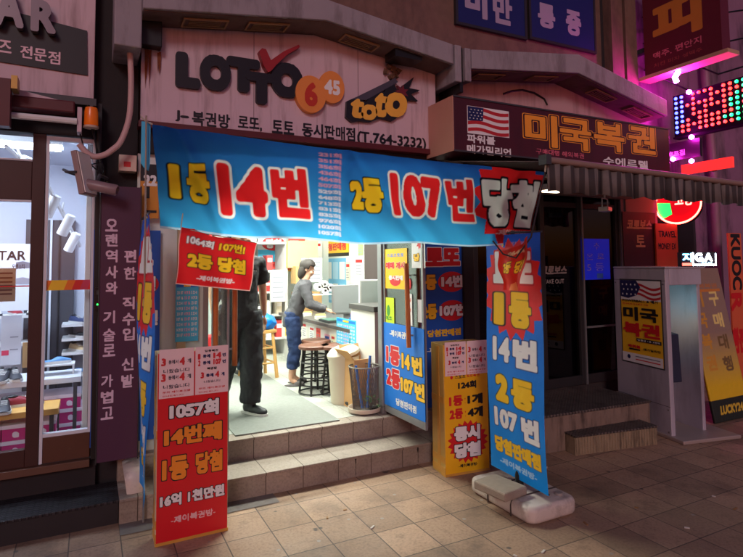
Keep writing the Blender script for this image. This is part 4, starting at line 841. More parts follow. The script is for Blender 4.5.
p0 = at(155, 547, z=0)
sign_box('red_sign_box', 'tall red sign box with amber and white Korean letters and two posters on top', (.381, 3.685, 0), rad(1), .437, .13, 1.16, M('board red', (214, 22, 34), .4, .06, 5, coat=.2), M('box cream', (214, 190, 150), .6, .12, 7), draw_red, .30)
def draw_yel(f, mb, W_, H_):
    f.disc(mb, .07, .775, .012, .014, red); f.T(mb, '스포츠', .10, .765, .10, .026, blk_, .02); f.T(mb, '토토복권', .21, .765, .12, .026, red, .02)
    f.T(mb, '124회', .13, .675, .17, .062, blk_, .05); f.T(mb, '1등', .045, .545, .125, .085, red, .05); f.T(mb, ':', .185, .555, .012, .05, red, .03); f.T(mb, '1개', .215, .545, .145, .085, blk_, .05)
    f.T(mb, '2등', .045, .44, .125, .085, red, .05); f.T(mb, ':', .185, .45, .012, .05, red, .03); f.T(mb, '4개', .215, .44, .145, .085, blk_, .05)
    f.burst(mb, W_/2+.005, .255, .19, .17, red, 1, 20, .82); f.T(mb, '동시', .085, .265, .24, .12, wht, .07, ((blk_, .045),), k=2); f.T(mb, '당첨', .085, .13, .24, .12, wht, .07, ((blk_, .045),), k=2); f.T(mb, '-제이복권방-', .12, .055, .18, .028, blk_, .03)
sign_box('yellow_sign_box', 'yellow sign box with a red starburst and two posters at the corner of the steps', (2.546, 3.751, 0), rad(-5.5), .412, .21, 1.04, M('board yellow', (238, 178, 22), .4, .05, 5, coat=.2), M('box gold', (196, 158, 84), .45, .2, 6), draw_yel, .27, True)
# ------------------------------------------------------------------ glass doors of the lottery shop
clear = GLASS('clear glass', (.93, .96, .95), .07)
t = thing('glass_door', 'open glass door with blue number panel, yellow poster and long wooden handle on the right of the entrance', 'door', (2.43, 4.52, .33), 0)
f = Fr((2.415, 4.52, 0), (0, -1, 0))
m = MB(); m.box(2.417, 2.443, 3.83, 3.86, .36, 2.30, grey); m.box(2.417, 2.443, 4.49, 4.52, .36, 2.30, grey); m.box(2.417, 2.443, 3.86, 4.49, .36, .42, grey); m.box(2.417, 2.443, 3.86, 4.49, 2.25, 2.30, grey); m.build('frame', t, world=True, bevel=.003)
m = MB(); m.box(2.427, 2.433, 3.86, 4.49, .42, 2.25, clear); m.build('pane', t, world=True)
m = MB(); m.box(2.416, 2.4255, 3.83, 4.52, .425, 1.165, blu); f = Fr((2.415, 4.52, 0), (0, -1, 0)); W_ = .72
f.T(m, '-제이복권방-', .12, 1.05, .36, .06, wht, .04); f.T(m, '1등', .05, .80, .25, .17, red, .06, ((wht, .04),)); f.T(m, '14', .33, .80, .14, .13, yel, .07, ((blk_, .04),)); f.T(m, '번', .50, .78, .16, .15, yel, .06, ((blk_, .04),))
f.T(m, '2등', .05, .60, .25, .17, red, .06, ((wht, .04),)); f.T(m, '107', .31, .60, .21, .12, yel, .07, ((blk_, .04),)); f.T(m, '번', .54, .58, .15, .14, yel, .06, ((blk_, .04),)); f.T(m, '당첨판매점', .22, .46, .34, .065, wht, .04)
m.build('number_panel', t, world=True, fix=False)
m = MB(); f = Fr((2.4255, 4.52, 0), (0, -1, 0)); x0, z0 = f.px(384, 288); x1, z1 = f.px(407, 248); f.rect(m, x0, z0+.0, x1-x0, z1-z0, yel); f.P(m, '예매 개시', (386, 265), (405, 266), 7, red, bold=.05, outs=((wht, .03),), k=2); f.disc(m, (x0+x1)/2, z0+.07, .095, .045, red, 2); f.P(m, '동시판매', (389, 277.5), (403, 278), 5, wht, bold=.04, k=3); f.P(m, '스포츠토토', (387, 255), (404, 255), 3.4, blu, bold=.02, k=2); m.build('sticker', t, world=True, fix=False)
m = MB(); x0, z0 = f.px(383.5, 325); x1, z1 = f.px(394, 298); f.rect(m, x0, z0, x1-x0, z1-z0, M('lime', (200, 216, 40), .5)); f.disc(m, (x0+x1)/2, z0+.14, .03, .05, M('leaf green', (60, 140, 40), .5), 2); f.P(m, '에코', (386, 318), (392, 318), 4, M('leaf green', (1, 1, 1)), bold=.03, k=2); m.build('sticker', t, world=True, fix=False)
m = MB(); x0, z0 = f.px(407, 325); x1, z1 = f.px(412, 294); f.rect(m, x0, z0, x1-x0, z1-z0, wht); f.P(m, '안내', (408, 300), (411, 300), 4, red, k=2); f.P(m, '복권', (408, 310), (411, 310), 4, red, k=2); x0, z0 = f.px(412, 268); x1, z1 = f.px(425, 237); f.rect(m, x0, z0, x1-x0, z1-z0, wht); f.burst(m, (x0+x1)/2+.03, z0+.20, .06, .05, red, 2, 8, .6); f.P(m, '당', (414, 258), (420, 257), 8, yel, bold=.06, outs=((blk_, .04),), k=3)
x0, z0 = f.px(418, 322); x1, z1 = f.px(424, 300); f.rect(m, x0, z0, x1-x0, z1-z0, wht); f.disc(m, f.px(409, 284)[0], f.px(409, 284)[1], .035, .05, red, 1); f.rect(m, *f.px(384, 244), .62, .05, cyn, 1); m.build('sticker', t, world=True, fix=False)
m = MB(); m.tube([(2.375, 4.0, 1.0), (2.375, 4.02, 1.70)], .021, wood, 10); m.tube([(2.375, 4.0, 1.1), (2.42, 4.0, 1.1)], .008, grey, 6); m.tube([(2.375, 4.02, 1.6), (2.42, 4.02, 1.6)], .008, grey, 6); m.build('handle', t, world=True, smooth=True)
t = thing('glass_door', 'open glass door with two long wooden handles, seen nearly edge on behind the red sign box', 'door', (.87, 4.5, .33), 0)
m = MB(); m.box(.862, .878, 3.93, 3.95, .36, 2.40, grey); m.box(.862, .878, 4.46, 4.50, .36, 2.40, grey); m.box(.862, .878, 3.95, 4.46, .36, .42, grey); m.box(.862, .878, 3.95, 4.46, 2.34, 2.40, grey); m.build('frame', t, world=True, bevel=.003)
m = MB(); m.box(.867, .873, 3.95, 4.46, .42, 2.34, clear); m.build('pane', t, world=True)
for dx in (-.068, .068):
    m = MB(); m.tube([(.87+dx, 4.03, .98), (.87+dx, 4.03, 1.72)], .019, wood, 10); m.tube([(.87+dx, 4.03, 1.1), (.87, 4.03, 1.1)], .008, grey, 6); m.tube([(.87+dx, 4.03, 1.6), (.87, 4.03, 1.6)], .008, grey, 6); m.build('handle', t, world=True, smooth=True)

# ------------------------------------------------------------------ interior of the lottery shop
FZ = .331
ctop = M('counter top', (78, 74, 72), .4, .1); cw = M('counter white', (226, 224, 216), .5, .03); cpink = M('counter end', (170, 152, 150), .5, .05)
t = thing('counter', 'long white shop counter with a dark top and a taller near end', 'counter', (2.8, 6.2, FZ))
m = MB(); m.box(2.46, 3.1, 5.28, 7.7, FZ+.33, .98, cw); m.box(2.50, 3.1, 5.28, 7.7, FZ, FZ+.33, M('counter plinth', (190, 188, 182), .5)); m.build('base', t, world=True, bevel=.004)
m = MB(); m.box(2.42, 3.12, 5.28, 7.72, .98, 1.02, ctop); m.build('top', t, world=True, bevel=.004)
m = MB(); m.box(2.43, 3.1, 4.72, 5.26, FZ, 1.24, cpink); m.box(2.428, 2.4295, 4.72, 5.26, FZ, 1.24, cw); m.box(2.41, 3.12, 4.70, 5.27, 1.24, 1.29, ctop); m.build('end_cabinet', t, world=True, bevel=.004)
f = Fr((2.424, 5.63, .72), (0, -1, 0)); cyan_list(f, .50, .40, 'number_poster', 'cyan poster with rows of small numbers hanging on the counter front')
def monitor(x, y, z, rz, w_, h, body, scr, lab):
    t = thing('monitor', lab, 'monitor', (x, y, z), rz)
    m = MB(); m.box(-w_/2, w_/2, -.02, .03, .09, .09+h, body); m.build('case', t, bevel=.008); m = MB(); m.box(-w_/2+.02, w_/2-.02, -.0235, -.0205, .11, .07+h, scr); m.build('screen', t)
    m = MB(); m.box(-.04, .04, 0, .03, .02, .09, body); m.box(-.13, .13, -.08, .1, 0, .02, body); m.build('stand', t, bevel=.004)
q = at(339, 316, z=1.02); monitor(2.72, 6.0, 1.021, rad(-12), .36, .34, M('monitor grey', (120, 120, 120), .4), M('screen grey', (128, 132, 132), .25), 'grey monitor on the low counter in front of the woman')
monitor(2.78, 5.35, 1.10, rad(-8), .40, .34, M('monitor white', (206, 208, 204), .4), M('screen pale', (168, 178, 174), .25), 'white monitor standing on a printer near the tall end of the counter')
m = MB(); m.box(2.56, 3.0, 5.29, 5.60, 1.02, 1.10, M('printer white', (214, 214, 208), .5)); m.box(2.558, 2.5595, 5.33, 5.56, 1.04, 1.07, black); solo('ticket_printer', m, 'low white ticket printer under the white monitor', 'printer', bevel=.006)
m = MB(); m.box(2.46, 2.66, 5.95, 6.25, 1.021, 1.045, M('key grey', (70, 74, 74), .5)); m.box(2.47, 2.65, 5.97, 6.23, 1.045, 1.05, M('key green', (70, 120, 104), .5)); solo('keyboard', m, 'small dark keyboard under the hands of the woman', 'keyboard')
m = MB(); m.box(2.62, 2.86, 4.78, 4.82, 1.291, 1.50, M('card', (216, 206, 180), .6)); m.box(2.60, 2.9, 4.86, 4.9, 1.291, 1.56, offw); solo('brochure_stand', m, 'pale brochures standing on the tall end of the counter', 'brochures')
# bins beside the cabinet
def bin_lathe(name, lab, cat, loc, prof, mat, n=28, **k):
    m = MB(); m.lathe(prof, mat, n); return m
t = thing('pedal_bin', 'beige plastic pedal bin with a tilted lid beside the cardboard box', 'bin', (2.27, 5.10, FZ)); be = M('bin beige', (206, 196, 172), .5, .05)
m = MB(); m.lathe([(.125, 0), (.13, .02), (.155, .44), (.16, .46), (.15, .46), (.12, .03)], be, 24); m.build('body', t, smooth=True); m = MB(); m.lathe([(.165, 0), (.165, .03), (.12, .07), (.0, .085)], be, 24, (0, 0, 0), Matrix.Translation((0, 0, .47)) @ Matrix.Rotation(rad(-14), 4, 'Y')); m.build('lid', t, smooth=True)
m = MB(); m.box(-.05, .05, -.20, -.11, .01, .05, black); m.build('pedal', t, bevel=.01)
cardb = M('cardboard', (196, 150, 98), .8, .1, 6)
t = thing('cardboard_box', 'open cardboard box standing between the beige bin and the wire basket', 'box', (2.375, 4.92, FZ), rad(6)); m = MB()
for a in ((-.15, -.14, -.12, .12), (.14, .15, -.12, .12), (-.14, .14, -.12, -.11), (-.14, .14, .11, .12)): m.box(a[0], a[1], a[2], a[3], 0, .46, cardb)
m.box(-.14, .14, -.11, .11, 0, .01, cardb); m.build('body', t); m = MB(); m.box(-.15, .15, -.004, .004, 0, .12, cardb, Matrix.Translation((0, .12, .46)) @ Matrix.Rotation(rad(-25), 4, 'X')); m.box(-.004, .004, -.12, .12, 0, .12, cardb, Matrix.Translation((-.15, 0, .46)) @ Matrix.Rotation(rad(-40), 4, 'Y')); m.build('flap', t)
t = thing('wire_basket', 'grey mesh waste basket on a pale round tray near the open glass door', 'waste basket', (2.29, 4.68, FZ)); wm = M('wire mesh', (132, 126, 118), .45, .1, 8, metal=.5)
m = MB()
for k in range(44):
    a0 = 2*math.pi*k/44
    for s_ in (1, -1):
        m.tube([(.105*math.cos(a0), .105*math.sin(a0), .03), (.12*math.cos(a0+s_*.30), .12*math.sin(a0+s_*.30), .22), (.142*math.cos(a0+s_*.6), .142*math.sin(a0+s_*.6), .42)], .0022, wm, 3, cap=False)
m.build('mesh_body', t, fix=False); m = MB(); n_ = 28
for r_, z_, w_ in ((.143, .42, .006), (.105, .03, .006)): m = MB(); m.tube([(r_*math.cos(2*math.pi*i/n_), r_*math.sin(2*math.pi*i/n_), z_) for i in range(n_+1)], w_, wm, 6); m.build('rim', t, smooth=True)
m = MB(); m.lathe([(.0, .028), (.10, .028), (.10, .034), (0, .034)], wm, 24); m.build('bottom', t, smooth=True)
m = MB(); m.lathe([(.10, 0), (.15, .015), (.155, .05), (.145, .05), (.12, .02), (0, .02)], M('tray cream', (206, 190, 170), .5), 28); m.build('tray', t, smooth=True)
m = MB(); 
for a, x, z_ in ((.3, .03, .5), (-.2, -.02, .42)): m.tube([(x, 0, .035), (x+a*.1, .04, .25), (x+a*.2, .05, z_)], .012, M('blue plastic', (50, 110, 190), .5), 6)
m.build('umbrella', t)
m = MB(); random.seed(3); gl = M('leaf dark', (44, 92, 40), .6, .3)
for k in range(26):
    a = random.uniform(0, 6.28); r_ = random.uniform(.02, .07); h = random.uniform(.05, .14); p = Vector((r_*math.cos(a), r_*math.sin(a), h)); d = Vector((math.cos(a), math.sin(a), .3)); s_ = Vector((-math.sin(a), math.cos(a), 0))
    m.add([p, p+d*.025+s_*.016, p+d*.055, p+d*.025-s_*.016], [(0, 1, 2, 3)], gl)
t = thing('potted_plant', 'little green plant in a dark pot behind the open glass door', 'plant', (2.345, 4.60, FZ)); m.build('leaves', t, fix=False); m = MB(); m.lathe([(.0, .055), (.035, .055), (.045, .06), (.04, 0)][::-1], black, 16); m.build('pot', t)
# stools
def stool_round(lab, x, y, s_):
    t = thing('round_stool', lab, 'stool', (x, y, FZ), s_, 'round stools at the counter'); m = MB(); m.lathe([(.0, .47), (.165, .47), (.17, .48), (.17, .50), (.16, .51), (0, .51)], M('stool seat', (112, 70, 54), .45, .1), 24); m.build('seat', t, smooth=True)
    for k in range(4):
        a = math.pi/4+k*math.pi/2; m = MB(); m.tube([(.12*math.cos(a), .12*math.sin(a), .47), (.165*math.cos(a), .165*math.sin(a), 0)], .012, black, 8); m.build('leg', t, smooth=True)
    for r_, z_ in ((.165, .015), (.15, .18), (.138, .33)): m = MB(); m.tube([(r_*math.cos(2*math.pi*i/24), r_*math.sin(2*math.pi*i/24), z_) for i in range(25)], .009, black, 6); m.build('ring', t, smooth=True)
stool_round('dark round stool with black ring legs, nearest the beige bin', 2.16, 5.62, .2); stool_round('dark round stool tucked behind the front one at the counter', 2.32, 5.98, .5); stool_round('dark round stool half under the counter by the bin', 2.36, 5.50, .9)
t = thing('wooden_stool', 'square light wooden stool carrying a blue plastic bag', 'stool', (1.86, 6.75, FZ), rad(8)); lw = M('light wood', (214, 164, 96), .5, .12)
m = MB(); m.box(-.17, .17, -.17, .17, .54, .58, lw); m.build('seat', t, bevel=.008)
for sx in (-1, 1):
    for sy in (-1, 1): m = MB(); m.tube([(sx*.13, sy*.13, .54), (sx*.17, sy*.17, 0)], [.02, .024], lw, 8); m.build('leg', t, smooth=True)
m = MB()
for z_ in (.18, .36):
    q_ = .17-.04*z_/.54
    for a, b_ in (((-q_, -q_), (q_, -q_)), ((q_, -q_), (q_, q_)), ((q_, q_), (-q_, q_)), ((-q_, q_), (-q_, -q_))): m = MB(); m.tube([(a[0], a[1], z_), (b_[0], b_[1], z_)], .012, lw, 6); m.build('stretcher', t)
bm = bmesh.new(); bmesh.ops.create_icosphere(bm, subdivisions=4, radius=1)
random.seed(5); ph_ = [Vector((random.gauss(0, 1), random.gauss(0, 1), random.gauss(0, 1))) for _ in range(9)]
for v in bm.verts:
    d = sum(abs(math.sin(3.2*v.co.dot(p)+i)) for i, p in enumerate(ph_))/9; c = v.co*(.80+.34*d); z_ = max(-.55, c.z); v.co = (c.x*.21, c.y*.17, .07+z_*.125)
me = bpy.data.meshes.new('plastic_bag'); bm.to_mesh(me); bm.free(); me.materials.append(M('bag blue', (20, 128, 214), .25, .1, 9, trans=.25)); o = bpy.data.objects.new('plastic_bag', me); COL.objects.link(o); o.location = (1.87, 6.75, FZ+.582); finish(o, smooth=False); me.polygons.foreach_set('use_smooth', [True]*len(me.polygons)); tag(o, 'crumpled blue plastic bag lying on the wooden stool', 'bag')
# clutter along the back wall
def wbox(name, lab, cat, p0, p1, y, d, mat, extra=None, group=None, **k):
    a, b_ = at(*p0, y=y), at(*p1, y=y); x0, x1 = min(a[0], b_[0]), max(a[0], b_[0]); z0, z1 = min(a[2], b_[2]), max(a[2], b_[2]); m = MB(); m.box(x0, x1, y, y+d, z0, z1, mat)
    if extra: extra(Fr((0, y-.0005, 0)), m, x0, z0, x1-x0, z1-z0)
    return solo(name, m, lab, cat, group=group, fix=False, **k)
def ex_win(f, m, x, z, w_, h): f.rect(m, x, z, w_, h*.5, cyn); f.disc(m, x+.55*w_, z+.72*h, .42*w_, .25*h, red, 2); f.T(m, '당첨', x+.28*w_, z+.55*h, .55*w_, .34*h, wht, .07, ((blk_, .03),), k=3)
wbox('poster', 'cyan and red poster high on the back wall of the lottery shop', 'poster', (258, 264), (286, 236), 8.74, .02, wht, ex_win)
def ex_lines(f, m, x, z, w_, h):
    for r_ in range(5): f.rect(m, x+.1*w_, z+h*(.12+.17*r_), w_*.8, h*.05, M('line grey', (140, 140, 150), .6))
wbox('poster', 'long yellow strip poster under the cyan one on the back wall', 'poster', (254, 272), (303, 264), 8.74, .02, yel, lambda f, m, x, z, w_, h: f.T(m, '로또 1등 당첨', x+.1*w_, z+.2*h, w_*.8, h*.6, red, .04))
t = thing('shelf_rack', 'white storage rack full of papers against the back wall', 'shelf', (2.1, 8.4, FZ)); m = MB()
for x in (1.70, 2.68): m = MB(); m.box(x, x+.04, 8.2, 8.74, FZ, 2.05, white); m.build('post', t, world=True)
for z_ in (.6, .95, 1.3, 1.62, 2.05): m = MB(); m.box(1.70, 2.72, 8.19, 8.74, z_-.03, z_, white); m.build('shelf', t, world=True)
random.seed(11)
for k in range(22):
    lv_ = [.6, .95, 1.3, 1.62][k % 4]; x = 1.76+.86*((k//4)/5.5)+random.uniform(-.02, .02); w_ = random.uniform(.08, .13); h = random.uniform(.16, .28); c = random.choice([(236, 234, 224), (216, 206, 186), (226, 196, 90), (190, 60, 60), (90, 110, 150), (60, 60, 60), (206, 160, 100)])
    m = MB(); m.box(0, w_, 0, .24, 0, h, M('pack %d' % (c[0]+c[2]), c, .6)); m.box(.01, w_-.01, -.002, -.0005, h*.55, h*.8, wht)
    solo('paper_pack', m, 'small pack of paper goods on the white storage rack', 'pack', (x, 8.22, lv_), 'packs on the storage rack', bevel=.004)
wbox('cardboard_carton', 'large pale cardboard carton on top of the storage rack', 'carton', (288, 268), (318, 241), 8.1, .4, M('carton pale', (222, 190, 132), .8, .1), bevel=.006)
wbox('cardboard_carton', 'brown carton below the paper rolls behind the woman', 'carton', (300, 330), (322, 292), 7.9, .4, cardb, bevel=.006)
wbox('cardboard_carton', 'brown carton with dark handle hole above the packs', 'carton', (296, 284), (309, 266), 7.95, .25, M('carton brown', (190, 156, 104), .8, .1), lambda f, m, x, z, w_, h: f.disc(m, x+.5*w_, z+.55*h, .06, .05, black), bevel=.004)
for (px, py) in ((319.5, 287), (325, 284.5), (330.5, 287.5), (325.5, 290.5)):
    q = at(px, py, y=7.3); m = MB(); m.lathe([(.018, 0), (.018, .1), (.055, .1), (.055, 0), (.018, 0)], wht, 20, (0, 0, 0), Matrix.Rotation(rad(-90), 4, 'X')); m.lathe([(.0, .03), (.018, .03)], dgrey, 12, (0, 0, 0), Matrix.Rotation(rad(-90), 4, 'X')); solo('paper_roll', m, 'white paper roll in the stacked group behind the woman', 'paper roll', (q[0], q[1], q[2]), 'stacked paper rolls', smooth=True)
wbox('roll_shelf', 'pale shelf carrying the white paper rolls', 'shelf', (314, 295.5), (336, 294), 7.25, .3, white)
wbox('paper_bag', 'bundle of white bags hanging above the paper rolls', 'bags', (306, 282), (322, 258), 7.4, .18, white, ex_lines)
wbox('paper_bag', 'flat white bags hung left of the paper rolls', 'bags', (271, 302), (285, 272), 8.0, .06, white, ex_lines)
def wall_card(px0, py0, px1, py1, mat, name, lab, cat, ex=None, x=3.648):
    f = Fr((x, 8.8, 0), (0, -1, 0)); a, z0 = f.px(px0, py0); b_, z1 = f.px(px1, py1); m = MB(); z0, z1 = min(z0, z1), max(z0, z1)
    m.box(x, x+.0015, 8.8-b_, 8.8-a, z0, z1, mat); f = Fr((x-.0005, 8.8, 0), (0, -1, 0))
    if ex: ex(f, m, a, z0, b_-a, z1-z0)
    return solo(name, m, lab, cat, fix=False)
wall_card(322, 257, 349, 238, yel, 'wall_sign', 'yellow sign with red letters and dark lower edge high on the side wall', 'sign', lambda f, m, x, z, w_, h: (f.rect(m, x, z, w_, h*.2, black, 1), f.T(m, '당첨판매점', x+.1*w_, z+.35*h, w_*.8, h*.45, red, .05, k=1)))
def ex_board(f, m, x, z, w_, h):
    for c_ in range(3):
        for r_ in range(2): f.rect(m, x+w_*(.05+.32*c_), z+h*(.06+.48*r_), w_*.26, h*.38, white if (c_+r_) % 2 else M('sheet blue', (168, 208, 232), .6), 1)
wall_card(326, 302, 346, 258, M('board sky', (110, 180, 220), .5), 'paper_board', 'pale blue board with white sheets on the side wall above the monitor', 'board', ex_board)
gridm = tile_mat('wall tile', (228, 228, 224), (180, 180, 178), .1, .1, .003, var=.02, rough=.4, stain_amt=.05, uv='yz')
wall_card(349, 296, 381, 238, gridm, 'tiled_panel', 'white square tiled panel on the side wall behind the white monitor', 'panel')

# small notices, slips and goods that crowd the shop
random.seed(21)
pcs = [(238, 236, 228), (246, 210, 60), (226, 80, 70), (120, 190, 226), (232, 226, 190), (250, 250, 250), (150, 200, 120), (236, 170, 190)]
def notice(x, y, z, w_, h, c, face, lab, grp):
    m = MB(); f = Fr((x, y, z), (0, -1, 0)) if face == 'x' else Fr((x, y, z)); mm = M('notice %d' % (c[0]+c[1]*2+c[2]), c, .6, .03); a = [f.p(0, 0, 0), f.p(w_, 0, 0), f.p(w_, h, 0), f.p(0, h, 0)]; b_ = [p-f.N*.002 for p in a]
    m.add(a+b_, [(0, 1, 2, 3), (7, 6, 5, 4), (0, 4, 5, 1), (1, 5, 6, 2), (2, 6, 7, 3), (3, 7, 4, 0)], mm)
    ink = M('ink %d' % (c[0] % 3), [(60, 60, 80), (190, 40, 40), (40, 80, 160)][c[0] % 3], .6); f.rect(m, w_*.1, h*.72, w_*.8, h*.16, ink, 1)
    for k in range(4): f.rect(m, w_*.1, h*(.12+.14*k), w_*random.uniform(.4, .8), h*.05, M('line grey', (1, 1, 1)), 1)
    solo('notice', m, lab, 'notice', fix=False, group=grp)
for k in range(26): notice(3.643, random.uniform(5.0, 8.5), random.uniform(1.25, 2.45), random.uniform(.14, .30), random.uniform(.16, .32), pcs[k % 8], 'x', 'small paper notice stuck on the side wall of the lottery shop', 'notices on the side wall')
for k in range(16): notice(random.uniform(.7, 3.4), 8.738-.0015*k, random.uniform(1.2, 2.5), random.uniform(.18, .36), random.uniform(.18, .34), pcs[(k*3) % 8], 'y', 'small paper notice stuck on the back wall of the lottery shop', 'notices on the back wall')
for k in range(9): notice(2.4585, 7.55-.24*k-random.uniform(0, .05), random.uniform(.70, .78), random.uniform(.10, .16), random.uniform(.14, .2), pcs[(k*5+1) % 8], 'x', 'small slip of paper taped to the white counter front', 'slips on the counter front') if not 4.95 < 7.55-.24*k < 5.75 else None
for k in range(7):
    x, y = 2.5+.07*(k % 3), 6.45+.17*k; m = MB(); T = RZ(random.uniform(-.4, .4), (x+.06, y, 1.0205)); hh = random.uniform(.01, .06); m.box(-.06, .06, -.045, .045, 0, hh, M('slip %d' % (k % 3), [(240, 238, 226), (250, 214, 90), (230, 150, 150)][k % 3], .7), T); solo('slip_stack', m, 'small stack of lottery slips lying on the dark counter top', 'paper stack', group='slip stacks on the counter')
m = MB(); m.lathe([(.0, 0), (.035, 0), (.038, .10), (.034, .10), (.03, .01)], M('cup blue', (50, 110, 180), .4), 14, (2.52, 5.42, 1.021))
for k in range(4): m.tube([(2.52, 5.42, 1.03), (2.52+.03*math.cos(k*1.7), 5.42+.03*math.sin(k*1.7), 1.17)], .004, [blk_, red, blu, blk_][k], 5)
solo('pen_cup', m, 'blue cup of pens on the counter beside the printer', 'cup')
m = MB(); m.tube([(2.43, 5.27, 1.0), (2.42, 5.29, .8), (2.425, 5.31, .5), (2.40, 5.2, .345), (2.36, 5.3, .340)], .006, black, 6); solo('power_cable', m, 'thin black cable running down the counter front to the floor', 'cable')
m = MB(); m.box(1.35, 1.62, 7.6, 7.9, FZ, FZ+.42, M('crate red', (190, 36, 40), .5, .1)); solo('crate', m, 'red plastic crate on the floor behind the man', 'crate', bevel=.01)
m = MB(); m.box(1.02, 1.28, 8.2, 8.6, FZ, FZ+.9, M('cabinet teal', (120, 176, 190), .5, .1)); solo('cabinet', m, 'pale teal cabinet at the back of the lottery shop', 'cabinet', bevel=.01)
# ------------------------------------------------------------------ people
def skinmesh(V, E, R, sub=2):
    bm = bmesh.new(); ly = bm.verts.layers.skin.verify(); vs = [bm.verts.new(v) for v in V]
    for v, r_ in zip(vs, R): v[ly].radius = (r_, r_) if not isinstance(r_, tuple) else r_
    vs[0][ly].use_root = True
    for a, b_ in E: bm.edges.new((vs[a], vs[b_]))
    me = bpy.data.meshes.new('t'); bm.to_mesh(me); bm.free(); o = bpy.data.objects.new('t', me); COL.objects.link(o)
    k = o.modifiers.new('s', 'SKIN'); k.use_smooth_shade = True; k.branch_smoothing = .3
    d = o.modifiers.new('u', 'SUBSURF'); d.levels = sub; d.render_levels = sub
    r_ = bpy.data.meshes.new_from_object(o.evaluated_get(bpy.context.evaluated_depsgraph_get())); out = [tuple(v.co) for v in r_.vertices], [tuple(p.vertices) for p in r_.polygons]
    bpy.data.objects.remove(o); bpy.data.meshes.remove(me); bpy.data.meshes.remove(r_); return out
def ell(mb, c, r_, m, T=None, n=20):
    c = Vector(c); v = []; f_ = []; k = n//2
    for i in range(k+1):
        for j in range(n): a, b_ = math.pi*i/k, 2*math.pi*j/n; v.append((c.x+r_[0]*math.sin(a)*math.cos(b_), c.y+r_[1]*math.sin(a)*math.sin(b_), c.z+r_[2]*math.cos(a)))
    for i in range(k):
        for j in range(n): f_.append((i*n+j, i*n+(j+1) % n, (i+1)*n+(j+1) % n, (i+1)*n+j))
    mb.add(v, f_, m, T)
def remesh(me, vox):
    o = bpy.data.objects.new('t', me); COL.objects.link(o); k = o.modifiers.new('r', 'REMESH'); k.mode = 'VOXEL'; k.voxel_size = vox; k.use_smooth_shade = True
    s_ = o.modifiers.new('sm', 'SMOOTH'); s_.iterations = 2; s_.factor = .4
    r_ = bpy.data.meshes.new_from_object(o.evaluated_get(bpy.context.evaluated_depsgraph_get())); bpy.data.objects.remove(o); return r_
